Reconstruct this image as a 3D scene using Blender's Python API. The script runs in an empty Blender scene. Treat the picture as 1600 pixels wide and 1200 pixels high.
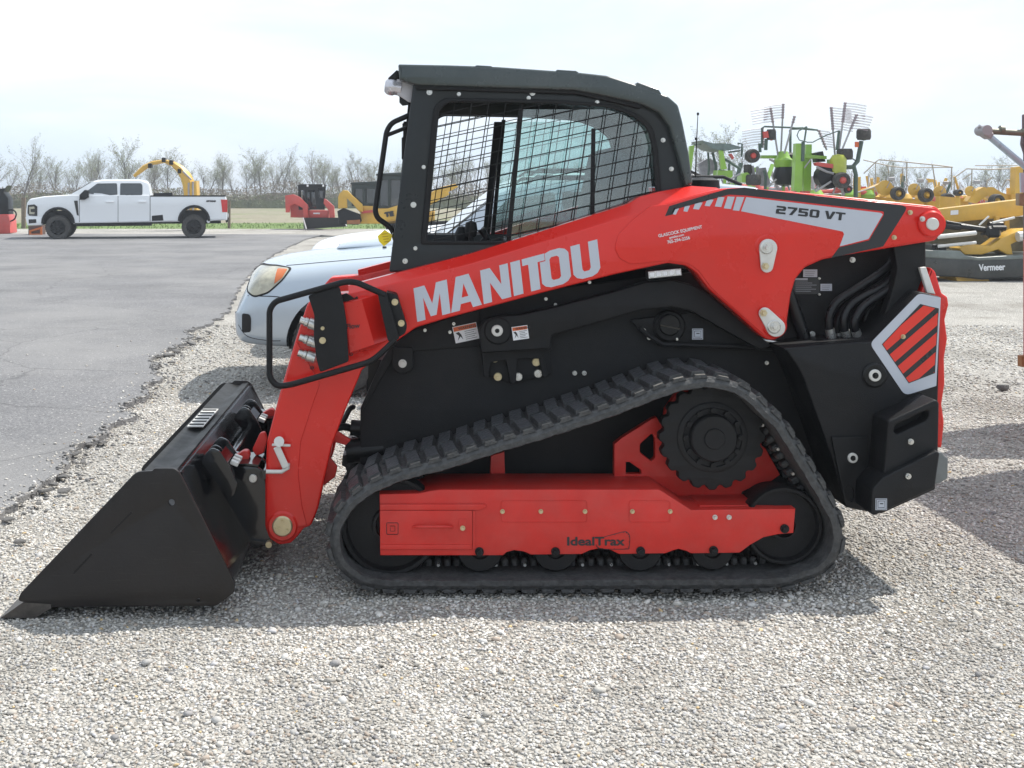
SKYMIX0, SKYMIX1, SKYCLOUD, SKYSTR, SUNSTR, EXPO = .0, .8, (9.2, 9.5, 9.8), .10, 4.5, 0.35
SKYVEIL, SKYBLUE = .84, (6.9, 8.2, 9.7)
import bpy, bmesh, math, random
import numpy as np
from mathutils import Vector, Matrix, noise
from mathutils.bvhtree import BVHTree
from mathutils.geometry import intersect_line_line_2d
random.seed(7)
PI = math.pi
scene = bpy.context.scene
COL = scene.collection
# camera calibration: measured once, used to turn positions read off the photo into metres
F, D, VX, VY, H = 1780.0, 4.61, 634.0, 300.0, 1.64
def P(px, py, Y):
    d = D + Y
    return ((px-VX)*d/F, H-(py-VY)*d/F)
def P3(px, py, Y):
    a = P(px, py, Y)
    return Vector((a[0], Y, a[1]))
def PP(pts, Y): return [P(a, b, Y) for a, b in pts]
def GP(px, py, z=0.0):
    d = (H-z)*F/(py-VY)
    return Vector(((px-VX)*d/F, d-D, z))
def M(px, Y): return px*(D+Y)/F          # a length in photo units at depth Y -> metres

# ------------------------------------------------------------------ materials
MATS = {}
def srgb(r, g, b):
    f = lambda c: (c/12.92 if c <= .04045 else ((c+.055)/1.055)**2.4)
    return (f(r/255), f(g/255), f(b/255))
def mat(name, col, rough=.5, metal=0, coat=0, var=.12, scale=8, bump=0, bscale=60, dust=0, dustcol=(.42,.38,.33), spec=.5, emis=None, alpha=None, rvar=.1, scratch=0):
    if name in MATS: return MATS[name]
    m = bpy.data.materials.new(name); m.use_nodes = True
    nt = m.node_tree; N = nt.nodes; L = nt.links
    b = N['Principled BSDF']
    tc = N.new('ShaderNodeTexCoord')
    n1 = N.new('ShaderNodeTexNoise'); n1.inputs['Scale'].default_value = scale; n1.inputs['Detail'].default_value = 6; n1.inputs['Roughness'].default_value = .65
    L.new(tc.outputs['Object'], n1.inputs['Vector'])
    r = N.new('ShaderNodeMapRange'); r.inputs[1].default_value = .3; r.inputs[2].default_value = .7
    r.inputs[3].default_value = 1-var; r.inputs[4].default_value = 1+var
    L.new(n1.outputs['Fac'], r.inputs[0])
    mx = N.new('ShaderNodeVectorMath'); mx.operation = 'SCALE'; mx.inputs[0].default_value = col[:3]
    L.new(r.outputs[0], mx.inputs['Scale'])
    out = mx.outputs[0]
    if dust:
        n2 = N.new('ShaderNodeTexNoise'); n2.inputs['Scale'].default_value = scale*1.7; n2.inputs['Detail'].default_value = 8; n2.inputs['Roughness'].default_value = .7
        L.new(tc.outputs['Object'], n2.inputs['Vector'])
        rr = N.new('ShaderNodeMapRange'); rr.inputs[1].default_value = .42; rr.inputs[2].default_value = .75; rr.inputs[3].default_value = dust*.25; rr.inputs[4].default_value = dust
        L.new(n2.outputs['Fac'], rr.inputs[0])
        mm = N.new('ShaderNodeMix'); mm.data_type = 'RGBA'; mm.inputs[7].default_value = (*dustcol, 1)
        L.new(rr.outputs[0], mm.inputs[0]); L.new(out, mm.inputs[6]); out = mm.outputs[2]
    if scratch:
        mp = N.new('ShaderNodeMapping'); mp.inputs['Rotation'].default_value = (0, .7, 0); mp.inputs['Scale'].default_value = (4, 4, 90); L.new(tc.outputs['Object'], mp.inputs[0])
        ns = N.new('ShaderNodeTexNoise'); ns.inputs['Scale'].default_value = 2.2; ns.inputs['Detail'].default_value = 5; ns.inputs['Roughness'].default_value = .6; L.new(mp.outputs[0], ns.inputs['Vector'])
        rs_ = N.new('ShaderNodeMapRange'); rs_.inputs[1].default_value = .60; rs_.inputs[2].default_value = .76; rs_.inputs[3].default_value = 0; rs_.inputs[4].default_value = scratch; L.new(ns.outputs['Fac'], rs_.inputs[0])
        ms = N.new('ShaderNodeMix'); ms.data_type = 'RGBA'; ms.inputs[7].default_value = (.16,.145,.13,1); L.new(rs_.outputs[0], ms.inputs[0]); L.new(out, ms.inputs[6]); out = ms.outputs[2]
    L.new(out, b.inputs['Base Color'])
    r2 = N.new('ShaderNodeMapRange'); r2.inputs[1].default_value = .3; r2.inputs[2].default_value = .7
    r2.inputs[3].default_value = max(.02, rough-rvar); r2.inputs[4].default_value = min(1, rough+rvar)
    L.new(n1.outputs['Fac'], r2.inputs[0]); L.new(r2.outputs[0], b.inputs['Roughness'])
    b.inputs['Metallic'].default_value = metal
    b.inputs['Coat Weight'].default_value = coat; b.inputs['Coat Roughness'].default_value = .08
    b.inputs['Specular IOR Level'].default_value = spec
    if bump:
        n3 = N.new('ShaderNodeTexNoise'); n3.inputs['Scale'].default_value = bscale; n3.inputs['Detail'].default_value = 4
        L.new(tc.outputs['Object'], n3.inputs['Vector'])
        bp = N.new('ShaderNodeBump'); bp.inputs['Strength'].default_value = bump; bp.inputs['Distance'].default_value = .01
        L.new(n3.outputs['Fac'], bp.inputs['Height']); L.new(bp.outputs[0], b.inputs['Normal'])
    MATS[name] = m
    return m
RED = mat('red_paint', (.63,.014,.008), .27, coat=.3, var=.08, scale=2.2, dust=.03, spec=.35, bump=.03, bscale=30)
RED2 = mat('red_frame_paint', (.56,.018,.012), .45, coat=.05, var=.12, scale=5, dust=.09, spec=.35)
BLK = mat('black_paint', (.005,.0055,.0065), .36, spec=.28, var=.25, scale=4, dust=.01, bump=.08, bscale=200)
BLKT = mat('black_textured_plastic', (.0055,.006,.0075), .48, spec=.27, var=.3, scale=5, dust=.016, bump=.3, bscale=350)
BLKG = mat('black_gloss', (.005,.0055,.007), .16, coat=.3, var=.3, scale=6, dust=.01)
BUCK = mat('bucket_steel_paint', (.012,.0105,.0105), .38, spec=.35, var=.25, scale=5, dust=.02, dustcol=(.25,.19,.16), bump=.1, bscale=90, scratch=.08)
CABB = mat('cab_paint', (.010,.014,.017), .36, spec=.4, var=.15, scale=3, dust=.015)
ROOFM = mat('cab_roof_plastic', (.034,.048,.050), .27, coat=.15, var=.15, scale=3, dust=.06)
RUB = mat('rubber', (.016,.017,.020), .55, var=.35, scale=22, dust=.34, dustcol=(.20,.20,.19), bump=.5, bscale=70)
HOSE = mat('hose_rubber', (.006,.0065,.0085), .34, spec=.35, var=.2, scale=20, dust=.01)
ZINC = mat('zinc', (.62,.62,.60), .32, metal=.85, var=.12, scale=30)
GOLD = mat('yellow_zinc', (.58,.50,.32), .35, metal=.8, var=.12, scale=30)
ZPL = mat('zinc_plate', (.62,.61,.58), .45, metal=.25, var=.08, scale=20)
SILV = mat('silver_decal', (.46,.49,.55), .45, var=.04, scale=5, rvar=.05)
WHTD = mat('white_decal', (.75,.76,.78), .5, var=.05, scale=30)
BLKD = mat('black_decal', (.016,.018,.022), .35, var=.1)
REDD = mat('red_decal', (.70,.035,.02), .4, var=.05)
ORGD = mat('orange_decal', (.62,.12,.03), .5, var=.05)
GLASS = None
def glass(name, tint=(.8,.9,.88), refl=.12, rough=.0):
    m = bpy.data.materials.new(name); m.use_nodes = True
    nt = m.node_tree; N = nt.nodes; L = nt.links; N.clear()
    o = N.new('ShaderNodeOutputMaterial'); mx = N.new('ShaderNodeMixShader')
    t = N.new('ShaderNodeBsdfTransparent'); t.inputs[0].default_value = (*tint, 1)
    g = N.new('ShaderNodeBsdfGlossy'); g.inputs['Roughness'].default_value = rough+.02
    fr = N.new('ShaderNodeFresnel'); fr.inputs[0].default_value = 1.45
    ad = N.new('ShaderNodeMath'); ad.operation = 'ADD'; ad.inputs[1].default_value = refl
    n1 = N.new('ShaderNodeTexNoise'); n1.inputs['Scale'].default_value = 2.5
    mu = N.new('ShaderNodeMath'); mu.operation = 'MULTIPLY_ADD'; mu.inputs[1].default_value = .06
    L.new(n1.outputs['Fac'], mu.inputs[0]); L.new(fr.outputs[0], mu.inputs[2]); L.new(mu.outputs[0], ad.inputs[0])
    L.new(ad.outputs[0], mx.inputs[0]); L.new(t.outputs[0], mx.inputs[1]); L.new(g.outputs[0], mx.inputs[2]); L.new(mx.outputs[0], o.inputs[0])
    return m
GLASS = glass('cab_glass', (.80,.90,.885), .06)
GLASSD = mat('dark_car_glass', (.020,.026,.028), .06, coat=.6, var=.3, scale=2, spec=.8, rvar=.03)

# ------------------------------------------------------------------ object plumbing
def thing(name, label, cat, loc=(0,0,0), group=None, kind=None):
    o = bpy.data.objects.new(name, None); COL.objects.link(o)
    o.location = loc; o.empty_display_size = .2
    tag(o, label, cat, group, kind); return o
def tag(o, label, cat, group=None, kind=None):
    if label: o['label'] = label
    if cat: o['category'] = cat
    if group: o['group'] = group
    if kind: o['kind'] = kind
    return o
def root(o):
    while o.parent: o = o.parent
    return o
def link(name, me, m, parent=None, smooth=True, angle=35):
    while parent is not None and parent.parent is not None and parent.parent.parent is not None: parent = parent.parent
    if parent is not None:
        me.transform(Matrix.Translation(-Vector(root(parent).location)))
    if m is not None and len(me.materials) == 0: me.materials.append(m)
    o = bpy.data.objects.new(name, me); COL.objects.link(o)
    if smooth:
        for p in me.polygons: p.use_smooth = True
        try: me.set_sharp_from_angle(angle=math.radians(angle))
        except Exception: pass
    o.parent = parent
    return o
class MB(object):
    def __init__(s): s.v = []; s.f = []
    def add(s, vs, fs):
        n = len(s.v); s.v += [tuple(v) for v in vs]; s.f += [tuple(i+n for i in f) for f in fs]; return s
    def box(s, c, size, R=None, ch=0):
        x, y, z = [k/2 for k in size]
        if ch:
            bm = bmesh.new(); bmesh.ops.create_cube(bm, size=1)
            for v in bm.verts: v.co = Vector((v.co.x*2*x, v.co.y*2*y, v.co.z*2*z))
            bmesh.ops.bevel(bm, geom=bm.edges[:], offset=ch, segments=1, affect='EDGES')
            bm.verts.index_update(); vs = [v.co.copy() for v in bm.verts]; fs = [[v.index for v in f.verts] for f in bm.faces]; bm.free()
        else:
            vs = [Vector(q) for q in [(-x,-y,-z),(x,-y,-z),(x,y,-z),(-x,y,-z),(-x,-y,z),(x,-y,z),(x,y,z),(-x,y,z)]]
            fs = [(0,3,2,1),(4,5,6,7),(0,1,5,4),(1,2,6,5),(2,3,7,6),(3,0,4,7)]
        if R is not None: vs = [R @ v for v in vs]
        c = Vector(c)
        return s.add([v+c for v in vs], fs)
    def bar(s, p0, p1, w, h, ch=0):
        p0 = Vector(p0); p1 = Vector(p1); d = p1-p0
        R = d.to_track_quat('X', 'Z').to_matrix()
        return s.box((p0+p1)/2, (d.length, w, h), R, ch)
    def cyl(s, p0, p1, r0, r1=None, n=16, cap=True):
        r1 = r0 if r1 is None else r1
        p0 = Vector(p0); p1 = Vector(p1); d = (p1-p0)
        if d.length < 1e-7: return s
        q = d.to_track_quat('Z', 'Y').to_matrix()
        vs = []
        for p, r in ((p0, r0), (p1, r1)):
            for i in range(n):
                a = 2*PI*i/n; vs.append(p + q @ Vector((r*math.cos(a), r*math.sin(a), 0)))
        fs = [(i, (i+1)%n, n+(i+1)%n, n+i) for i in range(n)]
        if cap: fs += [tuple(range(n))[::-1], tuple(range(n, 2*n))]
        return s.add(vs, fs)
    def lathe(s, c, prof, n=32, axis='Y'):
        # prof: (radius, offset along axis)
        c = Vector(c); vs = []; k = len(prof)
        for i in range(n):
            a = 2*PI*i/n; ca, sa = math.cos(a), math.sin(a)
            for r, h in prof:
                if axis == 'Y': vs.append(c+Vector((r*ca, h, r*sa)))
                elif axis == 'X': vs.append(c+Vector((h, r*ca, r*sa)))
                else: vs.append(c+Vector((r*ca, r*sa, h)))
        fs = []
        for i in range(n):
            j = (i+1) % n
            for q in range(k-1): fs.append((i*k+q, j*k+q, j*k+q+1, i*k+q+1))
        return s.add(vs, fs)
    def tube(s, pts, r, n=8, cap=True):
        pts = [Vector(p) for p in pts]; vs = []; up = None
        rr = r if isinstance(r, (list, tuple)) else [r]*len(pts)
        for i, p in enumerate(pts):
            t = (pts[min(i+1, len(pts)-1)]-pts[max(i-1, 0)]).normalized()
            if up is None:
                up = Vector((0,0,1)) if abs(t.z) < .9 else Vector((1,0,0))
            up = (up - t*up.dot(t)); up.normalize(); sd = t.cross(up)
            for j in range(n):
                a = 2*PI*j/n; vs.append(p + up*(rr[i]*math.cos(a)) + sd*(rr[i]*math.sin(a)))
        fs = []
        for i in range(len(pts)-1):
            for j in range(n):
                k = (j+1) % n; fs.append((i*n+j, i*n+k, (i+1)*n+k, (i+1)*n+j))
        if cap: fs += [tuple(range(n))[::-1], tuple((len(pts)-1)*n+j for j in range(n))]
        return s.add(vs, fs)
    def prism(s, pts, Y0, Y1):
        # convex or mild polygon in XZ, between two depths
        n = len(pts)
        vs = [(x, Y0, z) for x, z in pts]+[(x, Y1, z) for x, z in pts]
        return s.add(vs, [tuple(range(n)), tuple(range(2*n-1, n-1, -1))]+[(i, n+i, n+(i+1)%n, (i+1)%n) for i in range(n)])
    def mesh(s, name='m', fix=True):
        me = bpy.data.meshes.new(name); me.from_pydata(s.v, [], s.f)
        if fix:
            bm = bmesh.new(); bm.from_mesh(me); bmesh.ops.recalc_face_normals(bm, faces=bm.faces[:]); bm.to_mesh(me); bm.free()
        me.update(); return me
    def build(s, name, m, parent=None, smooth=True, angle=35, fix=True):
        return link(name, s.mesh(name, fix), m, parent, smooth, angle)
def fillet(pts, r, seg=5, closed=True):
    # rounds corners of a 2D/3D polyline
    pts = [Vector(p) for p in pts]; n = len(pts); out = []
    for i in range(n):
        if not closed and i in (0, n-1): out.append(pts[i]); continue
        a, b, c = pts[i-1], pts[i], pts[(i+1) % n]
        rr = r[i] if isinstance(r, (list, tuple)) else r
        l = min(rr, (a-b).length*.45, (c-b).length*.45)
        if l < 1e-5: out.append(b); continue
        p0 = b+(a-b).normalized()*l; p1 = b+(c-b).normalized()*l
        for k in range(seg+1):
            t = k/seg; out.append(p0*(1-t)**2 + b*(2*t*(1-t)) + p1*t*t)
    return out
def slab_mesh(loops, Y0, t, bev=0.0, seg=2):
    """loops: outlines (first outer, others holes) in (X,Z); solid from Y0 to Y0+t, edges rounded by bev"""
    cu = bpy.data.curves.new('c', 'CURVE'); cu.dimensions = '2D'; cu.fill_mode = 'BOTH'
    for lp in loops:
        sp = cu.splines.new('POLY'); sp.points.add(len(lp)-1)
        for i, p in enumerate(lp): sp.points[i].co = (p[0], p[1], 0, 1)
        sp.use_cyclic_u = True
    cu.extrude = max(t/2-bev, 1e-5)
    if bev: cu.bevel_depth = bev; cu.bevel_resolution = seg; cu.offset = -bev
    ob = bpy.data.objects.new('c', cu)
    me = bpy.data.meshes.new_from_object(ob)
    bpy.data.objects.remove(ob); bpy.data.curves.remove(cu)
    me.transform(Matrix(((1,0,0,0),(0,0,-1,Y0+t/2),(0,1,0,0),(0,0,0,1))))
    me.materials.clear()
    bm = bmesh.new(); bm.from_mesh(me)
    bmesh.ops.remove_doubles(bm, verts=bm.verts[:], dist=1e-5)
    bmesh.ops.recalc_face_normals(bm, faces=bm.faces[:]); bm.to_mesh(me); bm.free()
    return me
def slab(name, loops, Y0, t, m, parent=None, bev=0.0, angle=35, seg=2):
    if not isinstance(loops[0][0], (list, tuple, Vector)): loops = [loops]
    return link(name, slab_mesh(loops, Y0, t, bev, seg), m, parent, True, angle)
def text_mesh(s, cap, ang=0, shear=0, bold=0, ext=.0006, xs=1.0, sp=1.0):
    cu = bpy.data.curves.new('t', 'FONT'); cu.body = s; cu.size = cap/.73; cu.extrude = ext; cu.shear = shear; cu.space_character = sp
    ob = bpy.data.objects.new('t', cu)
    me = bpy.data.meshes.new_from_object(ob)
    bpy.data.objects.remove(ob); bpy.data.curves.remove(cu)
    me.materials.clear()
    if bold:                       # heavier strokes: the same glyphs again, nudged sideways, a hair behind
        bm = bmesh.new(); bm.from_mesh(me); b0 = me.copy()
        for k, (dx, dy) in enumerate(((bold,0),(-bold,0),(0,bold),(0,-bold),(bold*.7,bold*.7),(-bold*.7,-bold*.7))):
            c = b0.copy(); c.transform(Matrix.Translation((dx, dy, -.00004*(k+1)))); bm.from_mesh(c); bpy.data.meshes.remove(c)
        bm.to_mesh(me); bm.free()
    me.transform(Matrix.Rotation(-ang, 4, 'Y') @ Matrix.Rotation(PI/2, 4, 'X') @ Matrix.Scale(xs, 4, (1,0,0)))
    return me
def text(name, s, px, py, Y, cap, m, parent, ang=0, **k):
    """writing whose first letter's base is at the photo point (px,py), at depth Y"""
    me = text_mesh(s, M(cap, Y), ang, **k)
    me.transform(Matrix.Translation(P3(px, py, Y)))
    return link(name, me, m, parent, False)
def disc(name, px, py, Y, r, t, m, parent, n=24, bev=None, inner=None):
    """round plate: centre at photo point, radius in photo units, front at Y"""
    c = P3(px, py, Y); R = M(r, Y); b = M(r, Y)*.12 if bev is None else bev
    g = MB()
    prof = [((M(inner, Y) if inner else .0001), t), ((M(inner, Y) if inner else .0001), 0), (R-b, 0), (R, b), (R, t)]
    g.lathe(c, prof, n)
    return g.build(name, m, parent)
def bolt(px, py, Y, r, m, parent, name='bolt', hexn=0, t=.012):
    c = P3(px, py, Y); R = M(r, Y); g = MB()
    g.lathe(c, [(.0001, -t), (R*.55, -t), (R*.62, -t*.8), (R*.62, -t*.3), (R, -t*.3), (R, .004)], 6 if hexn else 14)
    return g.build(name, m, parent, angle=25)
def smooth_path(ctrl, n=8, closed=False):
    # Catmull-Rom through control points
    c = [Vector(p) for p in ctrl]; out = []; L = len(c)
    rng = range(L) if closed else range(L-1)
    for i in rng:
        p0 = c[(i-1) % L] if (closed or i > 0) else c[0]*2-c[1]
        p1 = c[i]; p2 = c[(i+1) % L]
        p3 = c[(i+2) % L] if (closed or i+2 < L) else p2*2-p1
        for k in range(n):
            t = k/n
            out.append(.5*((2*p1)+(p2-p0)*t+(2*p0-5*p1+4*p2-p3)*t*t+(3*p1-p0-3*p2+p3)*t**3))
    if not closed: out.append(c[-1])
    return out
def wrap(name, poly, bvh, off, m, parent, side=-1, sub=.03, y_from=None):
    """a patch outlined in (X,Z) laid on a body surface seen from the side"""
    me = slab_mesh([poly], 0, .00002)
    bm = bmesh.new(); bm.from_mesh(me)
    bmesh.ops.delete(bm, geom=[f for f in bm.faces if abs(f.normal.y) < .5 or f.calc_center_median().y > .00001], context='FACES')
    bmesh.ops.triangulate(bm, faces=bm.faces[:])
    for _ in range(5):
        es = [e for e in bm.edges if e.calc_length() > sub]
        if not es: break
        bmesh.ops.subdivide_edges(bm, edges=es, cuts=1); bmesh.ops.triangulate(bm, faces=bm.faces[:])
    bad = []
    for v in bm.verts:
        o = Vector((v.co.x, y_from if y_from is not None else side*50, v.co.z))
        h = bvh.ray_cast(o, Vector((0, -side, 0)))
        if h[0] is None: bad.append(v)
        else:
            nrm = h[1]
            if nrm.y*side < 0: nrm = -nrm
            v.co = h[0]+nrm*off
    bmesh.ops.delete(bm, geom=bad, context='VERTS')
    bmesh.ops.recalc_face_normals(bm, faces=bm.faces[:])
    me2 = bpy.data.meshes.new(name); bm.to_mesh(me2); bm.free()
    return link(name, me2, m, parent, True, 60)
def bvh_of(me):
    bm = bmesh.new(); bm.from_mesh(me); t = BVHTree.FromBMesh(bm); bm.free(); return t
def subsurf(me, lv=2):
    ob = bpy.data.objects.new('s', me); COL.objects.link(ob)
    md = ob.modifiers.new('s', 'SUBSURF'); md.levels = lv; md.render_levels = lv
    dg = bpy.context.evaluated_depsgraph_get(); r = bpy.data.meshes.new_from_object(ob.evaluated_get(dg))
    bpy.data.objects.remove(ob); return r
def boolean(me, cutter):
    a = bpy.data.objects.new('a', me); b = bpy.data.objects.new('b', cutter); COL.objects.link(a); COL.objects.link(b)
    md = a.modifiers.new('b', 'BOOLEAN'); md.object = b; md.operation = 'DIFFERENCE'; md.solver = 'EXACT'
    dg = bpy.context.evaluated_depsgraph_get(); dg.update(); r = bpy.data.meshes.new_from_object(a.evaluated_get(dg))
    bpy.data.objects.remove(a); bpy.data.objects.remove(b); r.materials.clear(); return r
def copy_tree(o, parent=None):
    c = o.copy(); COL.objects.link(c); c.parent = parent
    for ch in [q for q in bpy.data.objects if q.parent == o]: copy_tree(ch, c)
    return c
def wheel(parent, c, r, w, tyre_m, rim_m, spokes=0, rr=.6, side=-1, name='wheel', tilt=None, lug=True):
    """road wheel at c, axis along Y, visible side towards side*Y"""
    g = MB(); s = side; h = w/2
    g.lathe(c, [(r*rr, -h*.9), (r*.80, -h), (r*.93, -h*.96), (r*.985, -h*.8), (r, -h*.5), (r, h*.5), (r*.985, h*.8), (r*.93, h*.96), (r*.80, h), (r*rr, h*.9)], 40)
    if lug:
        for i in range(36):
            a = 2*PI*i/36; R = Matrix.Rotation(-a, 3, 'Y')
            for sy in (-1, 1):
                g.box(Vector(c)+R @ Vector((r*.992, sy*h*.62+0, 0)), (r*.03, h*.5, r*.10), R)
    t = g.build(name, tyre_m, parent)
    g = MB(); c = Vector(c); f = s*h
    if spokes:
        g.lathe(c, [(r*rr, f*.9), (r*rr*.95, f*.92), (r*rr*.90, f*.75), (r*rr*.88, -f*.2), (.001, -f*.2)], 36)
        for i in range(spokes):
            a = 2*PI*(i+.25)/spokes; R = Matrix.Rotation(-a, 3, 'Y')
            g.box(c+R @ Vector((r*rr*.52, f*.70, 0)), (r*rr*.88, w*.12, r*.13), R, .006)
        g.lathe(c, [(r*.16, f*.5), (r*.16, f*.85), (r*.12, f*.92), (.001, f*.92)], 20)
    else:
        g.lathe(c, [(r*rr, f*.9), (r*rr*.94, f*.95), (r*rr*.88, f*.7), (r*rr*.5, f*.45), (r*rr*.42, f*.75), (r*rr*.3, f*.85), (.001, f*.85)], 32)
    g.build('rim', rim_m, t)
    return t
# ================================================================== TRACK LOADER
YC = .835
def mir(y0, t): return 2*YC-y0-t
LD = thing('track_loader', 'large red and black compact track loader with bucket down, front and centre on the gravel', 'track loader', (P(900, 934, 0)[0], YC, 0))
def clip_line_poly(a, b, poly):
    ts = []
    for i in range(len(poly)):
        q = intersect_line_line_2d(Vector(a), Vector(b), Vector(poly[i]), Vector(poly[(i+1) % len(poly)]))
        if q is not None: ts.append((Vector(q)-Vector(a)).length)
    ts.sort(); d = (Vector(b)-Vector(a)).normalized(); out = []
    for i in range(0, len(ts)-1, 2): out.append((Vector(a)+d*ts[i], Vector(a)+d*ts[i+1]))
    return out
def clip_half(poly, n, c, keep_ge=True):
    out = []; s = 1 if keep_ge else -1
    f = lambda p: s*(n[0]*p[0]+n[1]*p[1]-c)
    for i in range(len(poly)):
        a, b = poly[i], poly[(i+1) % len(poly)]; fa, fb = f(a), f(b)
        if fa >= 0: out.append(a)
        if fa*fb < 0:
            t = fa/(fa-fb); out.append((a[0]+(b[0]-a[0])*t, a[1]+(b[1]-a[1])*t))
    return out

# ---------------- tracks
SCUFLIT = mat('scuffed_sunfleck_rubber', (.024,.026,.032), .42, var=.6, scale=55, dust=.75, dustcol=(.13,.135,.14), bump=.9, bscale=55)  # scuffed lug tops; pale speckles put lit flecks into the colour
WORNLIT = mat('worn_sunlit_rubber', (.085,.083,.078), .6, var=.5, scale=25, dust=.5, dustcol=(.30,.285,.25))  # worn dusty lug shoulders, with the sun on them put into the colour
inner_px = [(640,906),(800,906),(1000,905),(1200,903),(1243,896),(1281,881),(1298,857),(1300,826),(1284,790),(1262,752),(1235,708),(1212,672),(1184,645),(1165,626),(1140,613),(1108,607),(1075,610),(1043,619),(967,648),(933,660),(850,687),(783,707),(700,734),(640,749),(600,764),(567,783),(544,808),(533,833),(534,860),(546,883),(570,899),(600,905)]
tin = [Vector(P(a, b, 0)) for a, b in inner_px]
path = smooth_path(tin, 10, True)
# resample evenly
L = [0]
for i in range(len(path)): L.append(L[-1]+(path[(i+1) % len(path)]-path[i]).length)
def at_len(s):
    s %= L[-1]
    import bisect
    i = min(bisect.bisect_right(L, s)-1, len(path)-1)
    t = (s-L[i])/max(1e-9, L[i+1]-L[i]); a = path[i]; b = path[(i+1) % len(path)]
    return a+(b-a)*t
def frame_at(s):
    p = at_len(s); t = (at_len(s+.02)-at_len(s-.02)).normalized()
    n = Vector((t.y, -t.x))            # path runs right along the bottom, outward is down there
    return p, t, n
def make_track(y0, parent, sgn=1):
    W = .42; y1 = y0+W*sgn
    NL = 58; pitch = L[-1]/NL
    g = MB(); g.worn = []; g.tops = []; K = 300; th = .045
    prof = [(y0, .004), (y0, th*.55), (y0+sgn*.012, th), (y1-sgn*.012, th), (y1, th*.55), (y1, .004), (y1-sgn*.01, 0), (y0+sgn*.01, 0)]
    vs = []
    for i in range(K):
        p, t, n = frame_at(L[-1]*i/K)
        wob = .0012*math.sin(i*.9)+.001*math.sin(i*2.3)
        for y, h in prof:
            q = p+n*(h+wob); vs.append((q.x, y, q.y))
    m = len(prof); fs = []
    for i in range(K):
        j = (i+1) % K
        for q in range(m): fs.append((i*m+q, i*m+(q+1) % m, j*m+(q+1) % m, j*m+q))
    g.add(vs, fs)
    # lugs: staggered halves with chamfered flanks, shoulder notches at the outer edge
    def lug(s, ya, yb, wd, hgt, skew=0):
        ps = []
        for yy, sk in ((ya, 0), (yb, skew)):
            p, t, n = frame_at(s+sk)
            for du, dh in ((-wd/2-.006, th-.004), (-wd/2+.003, th+hgt), (wd/2-.003, th+hgt), (wd/2+.006, th-.004)):
                q = p+t*du+n*dh; ps.append((q.x, yy, q.y))
        (g.worn if yb*sgn-ya*sgn < .06 else g.tops).append(len(g.f)+3)
        g.add(ps, [(0,1,2,3), (7,6,5,4), (0,4,5,1), (1,5,6,2), (2,6,7,3), (3,7,4,0)])
    for i in range(NL):
        s = i*pitch
        lug(s, y0+sgn*.004, y0+sgn*.045, pitch*.58, .010)
        lug(s+.004, y0+sgn*.030, y0+sgn*.20, pitch*.70, .020, .012)
        lug(s+pitch*.35, y0+sgn*.225, y0+sgn*.405, pitch*.70, .020, -.012)
    tb = g; worn = tb.worn; tops = tb.tops; g = MB(); gl = MB()
    for i in range(NL*2):
        p, t, n = frame_at(i*pitch/2)
        a = math.atan2(t.y, t.x); R = Matrix.Rotation(-a, 3, 'Y')
        q = p-n*.014
        for yy in (.19, .30):
            g.box((q.x, y0+sgn*yy, q.y), (.026, .05, .034), R, .006)
        if i % 3 == 0:
            q = p-n*.012; gl.cyl((q.x, y0+sgn*.142, q.y), (q.x, y0+sgn*.165, q.y), .0065, .005, 8)
    tb.add(g.v, g.f); nf = len(tb.f); tb.add(gl.v, gl.f)
    me = tb.mesh(); me.materials.append(RUB); me.materials.append(ZINC)
    me.materials.append(WORNLIT)
    for p in me.polygons[nf:]: p.material_index = 1
    me.materials.append(SCUFLIT)
    for i in worn: me.polygons[i].material_index = 2
    for i in tops: me.polygons[i].material_index = 3
    return link('rubber_track', me, None, parent, True, 30)
make_track(0.0, LD)
make_track(2*YC, LD, -1)

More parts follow.
